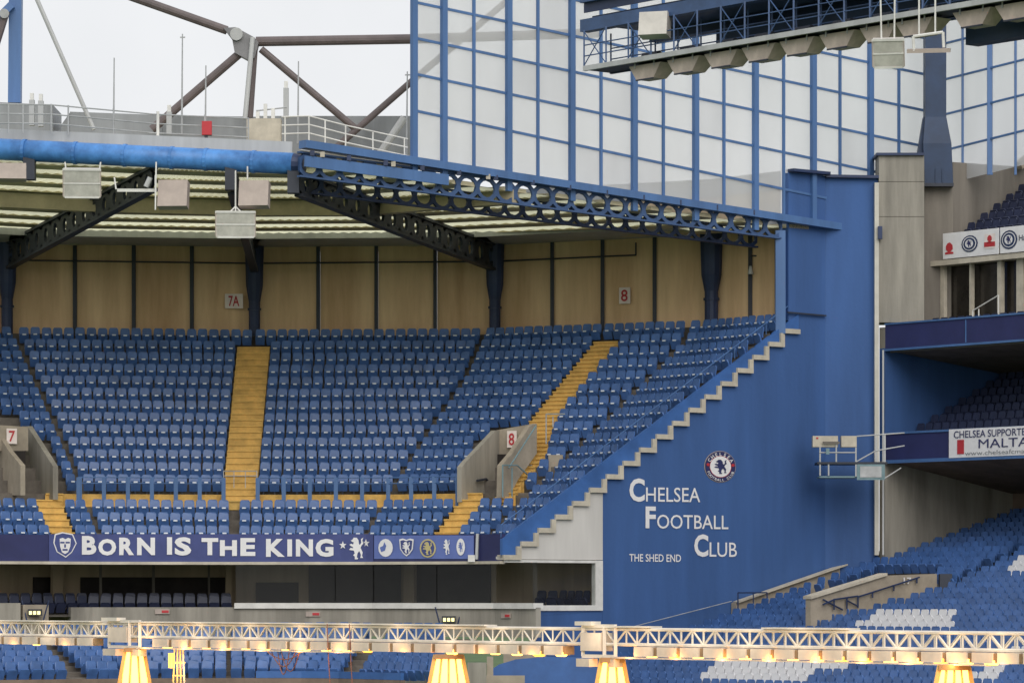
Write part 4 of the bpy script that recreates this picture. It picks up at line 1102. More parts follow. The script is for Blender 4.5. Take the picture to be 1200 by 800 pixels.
# floodlights on top of and hanging from the gantry
def hung_light(label, c, w_, h, dep, yaw, tilt, m='flood_cream', hang=None, group='hung floodlights', split=True, m2='flood_pink'):
    t = thing('floodlight', label, 'floodlight', c, group)
    ex = V(math.cos(yaw), math.sin(yaw), 0); ey0 = V(-math.sin(yaw), math.cos(yaw), 0)
    ey = (ey0 * math.cos(tilt) + UP * math.sin(tilt)); ez = ex.cross(ey)
    def ob(x0, x1, y0, y1, z0, z1, name, mm):
        q = MB(); f = lambda x, y, z: c + ex * x + ey * y + ez * z
        q.hexa([f(x0, y0, z0), f(x1, y0, z0), f(x1, y1, z0), f(x0, y1, z0)], [f(x0, y0, z1), f(x1, y0, z1), f(x1, y1, z1), f(x0, y1, z1)]); return q.build(name, mm, t)
    ob(-w_ / 2, w_ / 2, 0, dep, -h / 2, h / 2, 'housing', m)
    if split:
        ob(-w_ / 2 - .03, w_ / 2 + .03, -.03, -.002, -.03, .03, 'divider', 'white_paint'); ob(-w_ / 2 - .03, w_ / 2 + .03, -.04, -.003, h / 2 - .06, h / 2 + .02, 'rim', 'white_paint'); ob(-w_ / 2 + .05, w_ / 2 - .05, -.05, -.004, -h / 2 - .02, -h / 2 + .05, 'rim', 'white_paint')
        ob(-w_ / 2 + .05, w_ / 2 - .05, -.018, -.004, .05, h / 2 - .08, 'lens', 'lens_glass'); ob(-w_ / 2 + .05, w_ / 2 - .05, -.018, -.004, -h / 2 + .07, -.05, 'lens', 'lens_glass')
        for x in (-w_ / 2 - .03, w_ / 2): ob(x, x + .03, -.04, -.003, -h / 2 + .051, h / 2 - .061, 'rim', m2)
    if hang:
        q = MB()
        for a, b in hang: q.tube(a, b, .03)
        q.build('hanger', 'white_paint', t)
    return t
hung_light('pale square floodlight on the blue gantry beam near its left end', P(765, 27, 136.5), 1.05, .85, .6, R(-18), R(-10), 'flood_cream', None, 'hung floodlights', False)
hung_light('white floodlight facing us on two poles left of the flat one', P(1041, 63, 125.5), 1.02, .95, .35, R(-10), R(18), 'flood_cream', [(P(1033, 48, 125.6), P(1031, -40, 125.6)), (P(1048, 46, 125.6), P(1049, -40, 125.6))])
t = hung_light('flat tilted white floodlight on two poles in front of the navy column', P(1088, 60, 123.5), 1.4, .12, .75, R(-8), R(10), 'flood_pink', [(P(1077, 42, 123.8), P(1077, -40, 123.8)), (P(1096, 40, 123.8), P(1096, -40, 123.8))], split=False)
q = MB(); q.path([P(1071, 60, 123.6), P(1070, 43, 123.6), P(1105, 38, 123.6), P(1106, 56, 123.6)], .05); q.build('yoke', 'white_paint', t)
# floodlights hanging under the blue tube
hung_light('cream box floodlight facing us, leftmost whole one under the blue tube', P(96, 215, 146.3), 1.42, 1.1, .4, R(4), R(14), 'flood_cream', [(P(78, 203, 146.4), P(76, 190, 146.4)), (P(116, 203, 146.4), P(118, 190, 146.4))])
hung_light('pinkish box floodlight turned down, just right of the thin tilted one', P(202, 226, 146.2), 1.15, 1.05, .5, R(-6), R(-12), 'flood_pink', [(P(182, 246, 146), P(183, 190, 146.2))], split=False)
hung_light('pinkish box floodlight below the right end of the blue tube', P(297, 226, 146.0), 1.15, 1.0, .5, R(-6), R(-12), 'flood_pink', [(P(290, 210, 146.2), P(290, 195, 146.2))], split=False)
hung_light('cream box floodlight hanging lowest on a short rod under the tube', P(276, 263, 146.0), 1.5, 1.0, .4, R(2), R(10), 'flood_cream', [(P(276, 250, 146.1), P(276, 200, 146.1)), (P(268, 250, 146.1), P(276, 242, 146.1)), (P(284, 250, 146.1), P(276, 242, 146.1))])
hung_light('half seen pinkish floodlight at the left edge under the blue tube', P(10, 200, 146.8), 1.35, .62, .5, R(6), R(-10), 'flood_pink', None, split=False)
t = hung_light('thin white floodlight seen edge on between the two box lights', P(160, 223, 146.4), 1.5, .12, .5, R(2), R(6), 'white_paint', [(P(182, 226, 146.2), P(182, 206, 146.4)), (P(136, 222, 146.3), P(134, 208, 146.4))], split=False)
q = MB(); q.tube(P(171, 219, 146.4), P(176, 208, 146.4), .1); q.build('lamp', 'grey_light', t)
# small camera dome on the right hand wall post
t = thing('camera_dome', 'small pale security camera on the post near the wall end', 'camera', P(879, 312, 160)); pd = bwp(879); c = V(pd[0], pd[1] - .35, CZ + 14.0)
t.location = c; LOC[t.name] = c
q = MB(); q.tube(c, c + UP * .35, .13, 8, .05); q.build('dome', 'grey_light', t); q = MB(); q.tube(c + UP * .35, c + UP * .8, .03); q.tube(c + UP * .8, c + V(.3, .1, .8), .03); q.build('bracket', 'steel_dark', t)

# ------------------------------------------------------------------ signs, lettering, banners
def number_sign(u, v, w_, h, txt, label, p, d, small=None):
    c = onplane(u, v, p, d, .12); t = thing('sign', label, 'sign', c); ex = V(d[0], d[1], 0); n = facing(d)
    if ex.x < 0: ex = -ex
    q = MB(); q.beam(c - ex * w_ / 2, c + ex * w_ / 2, .05, h); q.build('board', 'sign_pink', t)
    q = MB(); print_text(q, txt, c - ex * w_ * .3 - UP * h * .36, c + ex * w_ * .3 - UP * h * .36, h * .72, n, .012, .05); q.build('number', 'red', t)
b7 = bwp(262); number_sign(274.5, 353, .82, .66, '7A', 'square white sign reading 7A in red on the tan back wall', b7, (1, -.02))
number_sign(733.5, 346.5, .54, .72, '8', 'white sign reading 8 in red high on the tan back wall', bwp(720), fd(-27))
number_sign(601.5, 514.5, .44, .70, '8', 'white sign reading 8 in red on the vomitory lintel beside the slanting stair', on_row(rowline(6.4), 600)[0], fd(-27))
number_sign(13, 511, .44, .64, '7', 'white sign reading 7 in red on the concrete vomitory at far left', on_row(rowline(6.2), 15)[0], fd(20))
c = onplane(1061, 681, pv, AD, .1); t = thing('sign', 'white number 17 fixed to the lower concrete stairway wall', 'sign', c)
q = MB(); print_text(q, '17', onplane(1057, 684, pv, AD), onplane(1066, 684, pv, AD), .27, facing(AD), .01, .1); q.build('number', 'print_white', t)

let = thing('wall_lettering', 'white lettering reading CHELSEA FOOTBALL CLUB and THE SHED END on blue wall', 'lettering', A(790, 655))
def wtext(txt, u0, u1, vb, vt, bold=0.0, slope=.02):
    q = MB(); a = A(u0, vb - slope * 0, .0); b = A(u1, vb + slope * (u1 - u0) * .55, .0); h = A(u0, vt).z - a.z
    print_text(q, txt, a, b, h, NA, bold, .03); q.build('lettering', 'print_white', let)
wtext('C', 737, 755, 587.5, 560, .03); wtext('HELSEA', 756.5, 820, 587.5, 570.5, .004)
wtext('F', 756, 768, 618.5, 593, .03); wtext('OOTBALL', 769.5, 853, 619, 602.5, .004)
wtext('C', 813, 829.5, 652, 625.5, .03); wtext('LUB', 831, 863, 652, 635, .004)
wtext('THE SHED END', 737, 797.5, 657.5, 648.5, .01)
# round crest
cb = A(843.5, 546.5); crest = thing('club_crest', 'round blue and white club crest with a lion on the blue wall', 'crest', cb)
ex = V(AD[0], AD[1], 0) / AD[0] * (FPX / FPX); s1 = .70
exu = (A(853.5, 546.5) - A(833.5, 546.5)); exu.z = 0; exu = exu * (18.5 / 20); hh = 18.5 / FPX * cb.y
for r, r0, m, o in ((1.0, 0, 'flood_pink', .02), (.965, 0, 'fascia_navy', .035), (.66, 0, 'print_white', .05), (.69, .665, 'red', .05)):
    q = MB(); disc(q, cb, exu, hh, NA, r, o, 32, r0); q.build('ring', m, crest)
q = MB(); print_poly(q, [(x * .95, y * .95) for x, y in LION], cb, exu, hh, NA, .065); q.build('lion', 'fascia_navy', crest)
def arc_text(mb, txt, r, a0, a1, size, flip=False, off=.055):
    n = len(txt)
    for i, ch in enumerate(txt):
        if ch == ' ': continue
        a = a0 + (a1 - a0) * i / (n - 1); vs, fs = text_geo(ch, .012)
        x0 = min(v[0] for v in vs); x1 = max(v[0] for v in vs); w_ = x1 - x0
        pts = []
        for x, y in vs:
            lx = (x - x0 - w_ / 2) * size; ly = y * size
            if not flip: rr = r + ly; px_, py_ = math.cos(a) * rr + math.sin(a) * lx, math.sin(a) * rr - math.cos(a) * lx
            else: rr = r - ly; px_, py_ = math.cos(a) * rr - math.sin(a) * lx, math.sin(a) * rr + math.cos(a) * lx
            pts.append(cb + exu * px_ + UP * hh * py_ + NA * off)
        mb.add(pts, fs)
q = MB(); arc_text(q, 'CHELSEA', .69, R(150), R(30), .30); arc_text(q, 'FOOTBALL CLUB', .92, R(205), R(335), .22, True); q.build('lettering', 'print_white', crest)
for a in (172, 8):
    q = MB(); disc(q, cb + exu * .8 * math.cos(R(a)) + UP * hh * .8 * math.sin(R(a)), exu, hh, NA, .1, .055, 10); q.build('rosette', 'red', crest)

# the long banner on the front parapet
BL = rowline(-.18)
def bpt(u, v, off=.05):
    (x, y), ph = on_row(BL, u); n = facing(fd(ph)); return V(x + n.x * off, y + n.y * off, CZ + (HOR - v) / FPX * y)
def cloth(ua, ub, va, vb, name, label, m, vshift=lambda u: 0):
    us_ = [ua + (ub - ua) * k / 40 for k in range(41)] + [600 + FPX * p[0] / p[1] for p in BL if ua < 600 + FPX * p[0] / p[1] < ub]; us_.sort()
    q = MB(); vs = []
    base = bpt((ua + ub) / 2, vb); t = thing(name, label, 'banner', base)
    for u in us_:
        wob = .012 * math.sin(u * .31)
        for v in (va, vb): vs.append(bpt(u, v + vshift(u), .05 + wob))
    fs = [(2 * k, 2 * k + 2, 2 * k + 3, 2 * k + 1) for k in range(len(us_) - 1)]
    q.add(vs, fs); q.add([v + V(0, .012, 0) for v in vs], fs); q.build('cloth', m, t, fix=False)
    return t
ban = cloth(57, 438, 625.5, 658.5, 'banner', 'long navy banner with white words BORN IS THE KING on the upper tier front', 'banner_navy')
def btext(t, txt, u0, u1, vb, vt, bold):
    q = MB(); vs, fs = text_geo(txt, bold); x0 = min(v[0] for v in vs); x1 = max(v[0] for v in vs); y0 = min(v[1] for v in vs); y1 = max(v[1] for v in vs)
    q.add([bpt(u0 + (u1 - u0) * (x - x0) / (x1 - x0), vb + (vt - vb) * (y - y0) / (y1 - y0), .085) for x, y in vs], fs); q.build('lettering', 'print_white', t)
for ch, u0, u1, vb, vt in (('B', 95, 112, 649.5, 627.5), ('O', 115, 136, 650.5, 631), ('R', 139.5, 157, 650, 629.5), ('N', 160.5, 181.5, 650, 629.5), ('I', 195.5, 201.5, 649.5, 629), ('S', 204.5, 224, 650.5, 629), ('T', 236, 255.5, 650, 630), ('H', 257.5, 278, 651, 632.5), ('E', 282, 299.5, 651, 630), ('K', 312, 334, 652, 631), ('I', 337, 342.5, 651.5, 631.5), ('N', 347, 367, 651.5, 631.5), ('G', 370, 391, 652, 631)):
    btext(ban, ch, u0, u1, vb, vt, .045)
def bpoly(t, pts, uc, vc, wu, hv, m, name, off=.085):
    q = MB(); q.flat([bpt(uc + x * wu, vc - y * hv, off) for x, y in pts]); q.build(name, m, t)
bpoly(ban, LION, 418, 642, 20, 27, 'print_white', 'lion'); bpoly(ban, STAR, 402, 638.5, 9, 10, 'print_white', 'star'); bpoly(ban, STAR, 430, 636, 9, 10, 'print_white', 'star')
HEX = [(-.42, .42), (-.1, .5), (.34, .42), (.5, .06), (.3, -.3), (.04, -.5), (-.34, -.28), (-.48, .08)]
bpoly(ban, HEX, 75, 638, 28, 30, 'print_white', 'portrait', .08); bpoly(ban, [(x * .9, y * .9) for x, y in HEX], 75, 638, 28, 30, 'banner_navy', 'portrait', .09)
bpoly(ban, [(-.24, .22), (-.1, .26), (.02, .2), (.14, .26), (.26, .22), (.24, -.1), (.14, -.34), (.0, -.42), (-.14, -.34), (-.22, -.1)], 75, 637, 26, 28, 'print_white', 'portrait', .10)
for x, y, w_, h in ((-.12, .06, 5, 2), (.12, .06, 5, 2), (0, -.08, 2, 4), (0, -.24, 6, 2)):
    bpoly(ban, [(-.5, -.5), (.5, -.5), (.5, .5), (-.5, .5)], 75 + x * 26, 637 - y * 28, w_, h, 'banner_navy', 'portrait', .11)
ban2 = cloth(439, 556, 627, 654.5, 'banner', 'lighter blue banner with five club crests, right of the long lettered banner', 'banner_blue')
CIRC = [(math.cos(2 * math.pi * k / 16) * .5, math.sin(2 * math.pi * k / 16) * .5) for k in range(16)]
SHIELD = [(-.5, .45), (-.25, .5), (0, .42), (.25, .5), (.5, .45), (.44, -.1), (.22, -.36), (0, -.5), (-.22, -.36), (-.44, -.1)]
bpoly(ban2, CIRC, 453, 641.5, 17, 21, 'print_white', 'emblem'); bpoly(ban2, [(-.2, -.3), (.1, -.2), (.2, .1), (.05, .35), (-.05, .1), (-.3, 0)], 451, 641, 15, 18, 'banner_blue', 'emblem', .10)
bpoly(ban2, SHIELD, 477.5, 641, 17, 21, 'print_white', 'emblem'); bpoly(ban2, [(x * .82, y * .82) for x, y in SHIELD], 477.5, 641, 17, 21, 'banner_navy', 'emblem', .10); bpoly(ban2, LION, 477.5, 641, 11, 14, 'print_white', 'emblem', .11)
bpoly(ban2, CIRC, 502.5, 642, 19, 22, 'gold', 'emblem'); bpoly(ban2, CIRC, 502.5, 642, 15.5, 18.5, 'banner_navy', 'emblem', .095); bpoly(ban2, LION, 502.5, 642, 13, 16, 'gold', 'emblem', .105)
bpoly(ban2, LION, 524.5, 640.5, 9, 19, 'print_white', 'emblem'); bpoly(ban2, CIRC, 541, 640.5, 10, 20, 'print_white', 'emblem'); bpoly(ban2, LION, 541, 640.5, 6, 12, 'banner_blue', 'emblem', .10)
t = thing('junction_box', 'small white box at the right end of the crest banner', 'box', bpt(555, 659)); q = MB(); c = bpt(554.5, 654, .15); q.box(c.x - .14, c.x + .14, c.y - .1, c.y + .1, c.z - .14, c.z + .14); q.build('body', 'white_paint', t); q = MB(); q.beam(bpt(560, 655, .1), bpt(562, 625, .1), .12, .1); q.build('post', 'grey_light', t)

# boards on the side stand
def wboard(s_u0, s_u1, w_, zb, zt, name, label, m='offwhite'):
    a, b = onplane(s_u0, 300, W(0, w_, 0), BD), onplane(s_u1, 300, W(0, w_, 0), BD); a.z = b.z = 0
    t = thing(name, label, 'banner', V(a.x, a.y, zb)); n = facing(BD)
    q = MB(); q.hexa([a + UP * zb, b + UP * zb, b + UP * zb - n * .05, a + UP * zb - n * .05], [a + UP * zt, b + UP * zt, b + UP * zt - n * .05, a + UP * zt - n * .05]); q.build('board', m, t)
    return t, a, b, n
ZA, ZC = BZ1 + .26, BZ1 + 1.36
t, a, b, n = wboard(1105, 1170, 2.68, ZA, ZC, 'advert_board', 'white board with two red emblems and a round crest above the boxes')
def bp_(fx, fz, a_, b_): return a_.lerp(b_, fx) + UP * (ZA + (ZC - ZA) * fz)
def emb(t, a_, b_, fx, fz, pts, w_, h, m, off, n): 
    q = MB(); d = (b_ - a_).normalized(); print_poly(q, pts, bp_(fx, fz, a_, b_), d * w_, h, n, off); q.build('emblem', m, t)
TREE = [(-.5, -.5), (.5, -.5), (.5, -.35), (.15, -.3), (.42, -.1), (.4, .25), (.1, .5), (-.2, .45), (-.4, .2), (-.4, -.1), (-.15, -.3), (-.5, -.35)]
RING = CIRC
emb(t, a, b, .12, .40, TREE, .5, .5, 'red', .02, n)
for r, m, o in ((.72, 'steel_navy', .02), (.60, 'offwhite', .03), (.52, 'steel_navy', .04), (.36, 'offwhite', .05)): emb(t, a, b, .49, .5, RING, r * 1.35, r, m, o, n)
emb(t, a, b, .49, .5, LION, .36, .3, 'fascia_navy', .06, n)
emb(t, a, b, .85, .52, [(-.5, -.5), (.5, -.5), (.5, .5), (-.5, .5)], .62, .62, 'sign_pink', .02, n); emb(t, a, b, .85, .40, [(-.5, -.5), (.5, -.5), (.5, .5), (-.5, .5)], .64, .2, 'red', .03, n); emb(t, a, b, .85, .60, TREE, .32, .34, 'red', .03, n)
t, a, b, n = wboard(1172, 1245, 2.66, ZA, ZC, 'advert_board', 'white board with a round crest at the right edge above the boxes')
for r, m, o in ((.8, 'steel_navy', .02), (.66, 'offwhite', .03), (.58, 'steel_navy', .04), (.40, 'offwhite', .05)): emb(t, a, b, .15, .5, RING, r * 1.2, r, m, o, n)
emb(t, a, b, .15, .5, LION, .36, .34, 'fascia_navy', .06, n)
q = MB(); print_text(q, 'Ha', bp_(.31, .42, a, b), bp_(.42, .42, a, b), .24, n, .01, .02); q.build('lettering', 'seat_navy', t)
t, a, b, n = wboard(1112, 1262, -.08, zw(540) + .02, zw(510) + .12, 'supporters_banner', 'white banner reading CHELSEA SUPPORTERS MALTA hung on the lower navy balcony')
z0_, z1_ = zw(540) + .02, zw(510) + .12; H_ = z1_ - z0_
def mp_(fx, fz): return a.lerp(b, fx) + UP * (z0_ + H_ * fz)
def fx_of(u): pp = onplane(u, 300, W(0, -.08, 0), BD); return (pp.x - a.x) / (b.x - a.x)
q = MB(); print_text(q, 'CHELSEA SUPPORTERS', mp_(fx_of(1118), .68), mp_(fx_of(1212), .68), H_ * .25, n, .008, .02); print_text(q, 'MALTA', mp_(fx_of(1147), .30), mp_(fx_of(1206), .30), H_ * .31, n, 0, .02); q.build('lettering', 'fascia_navy', t)
q = MB(); print_text(q, 'www.chelseafcmalta.com', mp_(fx_of(1131), .06), mp_(fx_of(1230), .06), H_ * .16, n, 0, .02); q.build('lettering', 'grey_sheet', t)
q = MB(); q.flat([mp_(fx_of(1122), .12) + n * .02, mp_(fx_of(1130), .12) + n * .02, mp_(fx_of(1130), .62) + n * .02, mp_(fx_of(1122), .62) + n * .02]); q.build('red_print', 'red', t)

# ------------------------------------------------------------------ camera platform hung at the stand corner
pf = thing('camera_platform', 'small hanging camera platform with cream cabinets at the balcony corner', 'platform', P(990, 560, 160.6)); PYc = 160.6
def pbox(u0, u1, v0, v1, Y, dep, name, m): a, b = P(u0, v1, Y), P(u1, v0, Y); q = MB(); q.box(a.x, b.x, Y, Y + dep, a.z, b.z); return q.build(name, m, pf)
pbox(952.5, 982, 510.5, 523.5, PYc, .6, 'cabinet', 'cream'); pbox(986, 1004, 510.5, 523.5, PYc + .05, .6, 'cabinet', 'cream'); pbox(956.5, 959, 512, 514, PYc - .02, .015, 'cabinet_label', 'red')
pbox(958, 1040, 541, 543.5, PYc - .1, 1.6, 'deck', 'steel_dark'); pbox(960, 1004, 557.5, 559.5, PYc, 1.4, 'lower_deck', 'teal_grey')
pbox(1004.3, 1037, 543.7, 562, PYc - .1, .06, 'side_panel', 'teal_grey'); pbox(1008, 1033, 546, 559, PYc - .13, .025, 'panel_face', 'galv')
for u, va, vb in ((961, 523, 541), (980, 520, 541), (1003, 524, 558), (971, 543.6, 557), (1027, 512, 541), (1037, 508, 541), (961, 543.6, 557)):
    q = MB(); q.beam(P(u, vb, PYc - .05), P(u, va, PYc - .05), .06, .06); q.build('upright', 'grey_light', pf)
for (ua, va), (ub, vb) in (((960, 530), (1003, 530)), ((1003, 541), (1026, 528)), ((1004, 511), (1060, 507)), ((1026, 528), (1060, 522)), ((1037, 560), (1056, 548))):
    q = MB(); q.tube(P(ua, va, PYc - .08), P(ub, vb, PYc - .08), .028, 6); q.build('guard_rail', 'grey_light', pf)
pbox(968, 972, 525, 532, PYc - .2, .15, 'camera_mount', 'teal_grey'); pbox(964, 984, 517, 520, PYc - .12, .03, 'cable_tray', 'concrete_dark')

# ------------------------------------------------------------------ grow-light rig across the pitch
R0, R1 = V((0 - 600) / FPX * 95, 95, 0), V((1200 - 600) / FPX * 66, 66, 0)
rd = (R1 - R0).normalized(); rn = V(rd.y, -rd.x, 0)
if rn.y > 0: rn = -rn
def rig_at(u, z, off=0.0):
    p = raydir((R0.x, R0.y), (rd.x, rd.y), u); return V(p[0], p[1] - off, CZ + z)
rig = thing('grow_light_rig', 'long cream lattice truss carrying lit lamps across the front of the view', 'lighting rig', V(0, 78, 0))
ZT_, ZM_, ZB_ = -.62, -.92, -1.13
ux = -30
q = MB(); e0, e1 = rig_at(-40, 0), rig_at(1240, 0)
for z, o in ((ZT_, .15), (ZT_, -.15), (ZM_, .15), (ZM_, -.15)):
    q = MB(); q.tube(rig_at(-40, z, o), rig_at(1240, z, o), .034, 6); q.build('chord', 'rig_white', rig)
Ltot = (rig_at(1240, 0) - rig_at(-40, 0)).length; nb = int(Ltot / .34)
for o in (.15, -.15):
    q = MB()
    for k in range(nb):
        a, b = rig_at(-40, 0, o) + rd * (Ltot * k / nb), rig_at(-40, 0, o) + rd * (Ltot * (k + 1) / nb)
        if k % 2: q.tube(a + UP * ZT_, b + UP * ZM_, .019, 5)
        else: q.tube(a + UP * ZM_, b + UP * ZT_, .019, 5)
        q.tube(a + UP * ZM_, a + UP * ZT_, .016, 5)
    o_ = q.build('lacing', 'rig_white', rig)
# top cover strips, lamp boxes and lamps
for ua, ub in ((-40, 125), (160, 364), (365, 575), (725, 768), (900, 1000)):
    q = MB(); q.beam(rig_at(ua, ZT_ + .05), rig_at(ub, ZT_ + .05), .34, .03); q.build('cover_strip', 'rig_white', rig)
u = -32; k = 0
SKIPU = [(128, 166), (682, 722)]
while u < 1235:
    Yh = rig_at(u, 0).y; wpx = .36 * FPX / Yh; gpx = .09 * FPX / Yh
    if not any(a - wpx < u < b for a, b in SKIPU):
        q = MB(); a, b = rig_at(u, (ZM_ + ZB_) / 2 - .03, .12), rig_at(u + wpx, (ZM_ + ZB_) / 2 - .03, .12); q.beam(a, b, .22, .19); q.build('ballast_box', 'rig_box', rig)
        q = MB(); a, b = rig_at(u + wpx + .3, (ZM_ + ZB_) / 2 - .03, .06), rig_at(u + wpx + gpx - .3, (ZM_ + ZB_) / 2 - .03, .06); q.beam(a, b, .22, .17); q.build('box_joint', 'rig_gap', rig)
        if 166 < u < 420 or 722 < u < 1160 or 560 < u < 690 or k % 7 == 3:
            c = rig_at(u + wpx * .75, ZB_ - .02, .16); r_ = random.choice((.05, .06, .07))
            q = MB(); q.tube(c + UP * .03 - rd * .13, c + UP * .03 + rd * .13, r_, 8); q.build('lamp', 'lamp_glow' if random.random() < .75 else 'lamp_hot', rig)
    u += wpx + gpx; k += 1
q = MB(); q.beam(rig_at(166, ZB_ - .05, .1), rig_at(420, ZB_ - .05, .1), .3, .03); q.build('reflector', 'rig_box', rig)
q = MB(); q.beam(rig_at(722, ZB_ - .05, .1), rig_at(1160, ZB_ - .05, .1), .3, .03); q.build('reflector', 'rig_box', rig)
for ua, ub in ((129, 165), (683, 721)):
    q = MB()
    for z in (ZT_ + .06, ZB_ - .03): q.beam(rig_at(ua, z, .2), rig_at(ub, z, .2), .07, .07)
    for uu in (ua, ub, (ua + ub) / 2 + 6): q.beam(rig_at(uu, ZB_ - .03, .2), rig_at(uu, ZT_ + .06, .2), .07, .07)
    fr_ = q.build('coupling_frame', 'rig_white', rig)
    q = MB(); q.beam(rig_at(ua + 4, (ZT_ + ZB_) / 2, .05), rig_at(ub - 10, (ZT_ + ZB_) / 2, .05), .3, .36); q.build('control_cabinet', 'rig_box', fr_)
    q = MB(); q.beam(rig_at(ua - 4, ZT_ + .11, .2), rig_at((ua + ub) / 2 - 4, ZT_ + .11, .2), .25, .08); q.build('cap', 'rig_white', fr_)
    q = MB(); q.beam(rig_at(ua - 3, ZB_ - .16, .2), rig_at(ua + 12, ZB_ - .16, .2), .22, .16); q.beam(rig_at(ub - 12, ZB_ - .16, .2), rig_at(ub + 3, ZB_ - .16, .2), .22, .16); q.build('foot_box', 'rig_box', fr_)
# lit trestle legs
for u, wt, wb, n_, lb in ((159, .42, .62, 4, 'blazing lit trestle leg of the rig at the left, under the left coupling frame'), (526, .56, .72, 5, 'blazing lit trestle leg of the rig in the middle, with a side lamp'), (717, .42, .62, 4, 'blazing lit trestle leg of the rig under the right coupling frame'), (1116, .50, .70, 5, 'blazing lit trestle leg of the rig near the right edge')):
    c = rig_at(u, 0, .25); t = thing('trestle_leg', lb, 'light stand', V(c.x, c.y, 0), 'lit trestle legs')
    ex = V(1, 0, 0); zt, zb = CZ + ZB_ - .06, .05
    for k in range(n_):
        f = k / (n_ - 1) - .5
        a = V(c.x + f * wt, c.y, zt); b = V(c.x + f * wb * 2.6, c.y, zb)
        q = MB(); q.beam(a, b, .085 if k in (0, n_ - 1) else .05, .06, V(0, 1, 0)); q.build('leg', 'rig_lamplit', t)
    for k in range(n_ - 1):
        f = (k + .5) / (n_ - 1) - .5
        a = V(c.x + f * wt, c.y + .05, zt - .05); b = V(c.x + f * wb * 1.35, c.y + .05, zt - 1.5)
        q = MB(); q.tube(a, b, .085 if k % 2 == 0 else .10, 8); q.build('lamp', 'lamp_glow', t)
    q = MB(); q.beam(V(c.x - wt * .55, c.y, zt - .04), V(c.x + wt * .55, c.y, zt - .04), .16, .1); q.build('head_bar', 'rig_gap', t)
    for s in (-1, 1):
        q = MB(); cc = V(c.x + s * wb * 1.3, c.y, .14); q.tube(cc - V(.05, 0, 0), cc + V(.05, 0, 0), .14, 14); q.build('wheel', 'steel_dark', t)
    if u in (524, 1112):
        q = MB(); d = 1; a = V(c.x + .3, c.y - .1, zt - .1); q.tube(a, a + V(.55, 0, .03), .06, 8); q.build('side_lamp', 'lamp_hot', t)
        q = MB(); a = a + V(.55, 0, .03); q.tube(a, a + V(.12, 0, 0), .085, 10); q.build('side_lamp', 'lamp_glow', t)
c = rig_at(210, 0, .2); t = thing('rig_ladder', 'thin yellow lit ladder post hanging right of the left trestle leg', 'ladder', V(c.x, c.y, 0))
for dx in (-.13, -.03, .06, .15):
    q = MB(); q.beam(V(c.x + dx * .7, c.y, CZ + ZB_ - .06), V(c.x + dx * 1.6, c.y, .02), .035, .035, V(0, 1, 0)); q.build('rail', 'gold' if dx < .1 else 'rig_white', t)
for k in range(9):
    q = MB(); q.beam(V(c.x - .14, c.y, CZ - 1.5 - .3 * k), V(c.x + .16, c.y, CZ - 1.5 - .3 * k), .03, .03); q.build('rung', 'gold', t)
q = MB(); q.tube(V(c.x - .17, c.y - .05, CZ - 1.28), V(c.x - .17, c.y - .05, CZ - 1.62), .06, 8); q.build('lamp', 'lamp_hot', t)

# ------------------------------------------------------------------ concrete blocks and blue parapet at the foot of the end wall
lowv = thing('stair_block', 'grey concrete stair block with blue curved parapet below the truss, left of the lower seats', 'stair block', P(560, 800, 148))
def lb_(u0, u1, v0, v1, Y, dep, name, m): a, b = P(u0, v1, Y), P(u1, v0, Y); q = MB(); q.box(a.x, b.x, Y, Y + dep, a.z, b.z); return q.build(name, m, lowv)
lb_(548, 570, 776, 815, 147.0, .6, 'block', 'concrete'); lb_(570.5, 578, 769, 815, 147.2, .5, 'block', 'concrete_warm'); lb_(590, 640, 761, 776, 150.5, .4, 'block', 'concrete_warm')
lb_(472, 548, 792, 830, 146.9, .3, 'block', 'concrete'); lb_(548.2, 615, 791, 830, 147.1, .3, 'block', 'concrete_warm'); lb_(452, 476, 784, 830, 146.6, .5, 'cabinet', 'white_wall'); lb_(407, 452, 797, 830, 146.7, .3, 'block', 'white_wall')
q = MB(); pts = [(571, 815), (571, 787), (585, 778), (605, 772), (640, 769), (690, 770), (700, 772), (700, 815)]
q.prism([P(u, v, 149.0) for u, v in pts], (0, .3, 0)); q.build('curved_parapet', 'paint_blue', lowv)

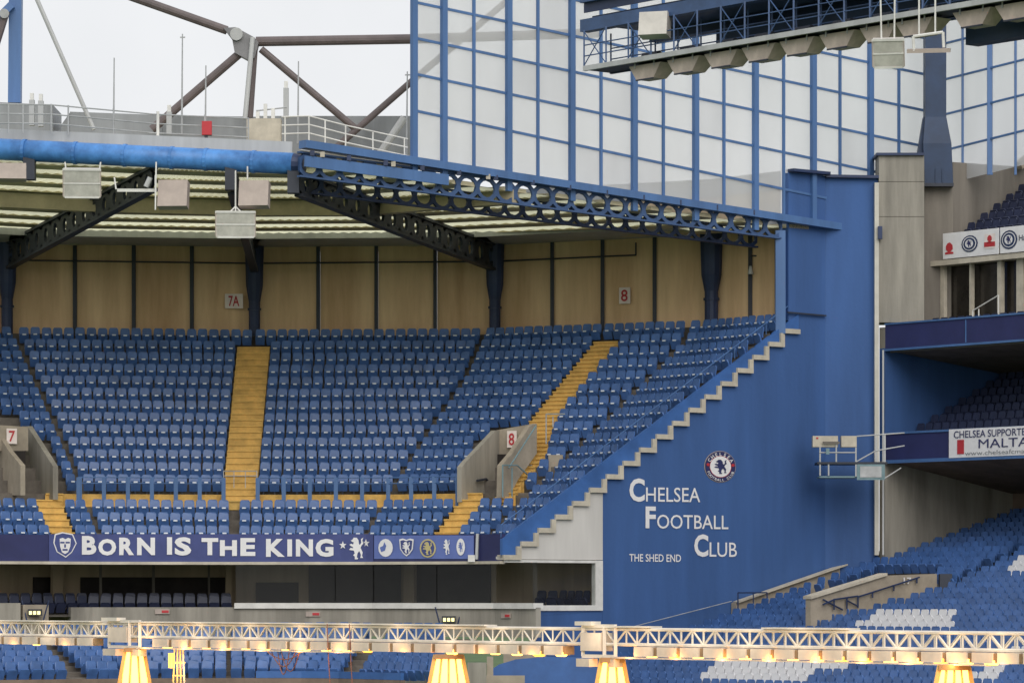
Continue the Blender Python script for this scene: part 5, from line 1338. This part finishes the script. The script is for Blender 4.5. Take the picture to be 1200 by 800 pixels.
# hanging cables
def sag(a, b, d, n=10): return [a.lerp(b, k / n) - UP * d * 4 * (k / n) * (1 - k / n) for k in range(n + 1)]
cab_ = thing('hanging_cables', 'tangle of thin reddish cables sagging below the truss left of centre', 'cables', rig_at(335, ZB_))
for ua, ub, d in ((318, 348, .38), (326, 340, .55), (312, 356, .22), (330, 352, .48)):
    q = MB(); q.path(sag(rig_at(ua, ZB_ - .02, .25), rig_at(ub, ZB_ - .02, .25), d), .012, 5); q.build('cable', 'rust_red', cab_)
for u, lb in ((386, 'single dark cable hanging straight below the truss right of the reddish tangle'), (412, 'single dark cable hanging below the truss left of the middle trestle leg')):
    t = thing('hanging_cable', lb, 'cable', rig_at(u, ZB_)); q = MB(); q.path([rig_at(u - 2, ZT_ + .05, .3), rig_at(u, ZB_ - .3, .3), rig_at(u + 3, ZB_ - 1.2, .3)], .012, 5); q.build('cable', 'rust_red', t)
t = thing('stay_wire', 'thin pale wire slanting across the foot of the blue wall', 'wire', A(852, 704, .3)); q = MB(); q.tube(A(712, 740, .3), A(852, 704, .3), .018, 5); q.build('wire', 'galv', t)

def rig_lamp_fill(p, watts, r=.12, c=(1, .46, .11)):
    l = bpy.data.lights.new('rig_lamp_fill', 'POINT'); l.energy = watts; l.color = c; l.shadow_soft_size = r
    o = bpy.data.objects.new('rig_lamp_fill', l); COL.objects.link(o); o.location = p
for k, u in enumerate(range(170, 440, 45)): rig_lamp_fill(rig_at(u, ZB_ - .06, .42), 8)
for k, u in enumerate(range(735, 1170, 54)): rig_lamp_fill(rig_at(u, ZB_ - .06, .42), 7)
for u in (15, 75, 470, 560, 620, 660): rig_lamp_fill(rig_at(u, ZB_ - .06, .42), 4)
for u in (159, 524, 717, 1112):
    rig_lamp_fill(rig_at(u, ZB_ - .35, .75), 5); rig_lamp_fill(rig_at(u, ZB_ - .9, .75), 5)
rig_lamp_fill(rig_at(210, ZB_ - .5, .5), 18)

for k, u in enumerate(range(-10, 1220, 58)): rig_lamp_fill(rig_at(u, (ZT_ + ZM_) / 2, .75), 5, .2, (1, .78, .55))  # added fill lights to make the lattice glow; no lamp bodies at this level
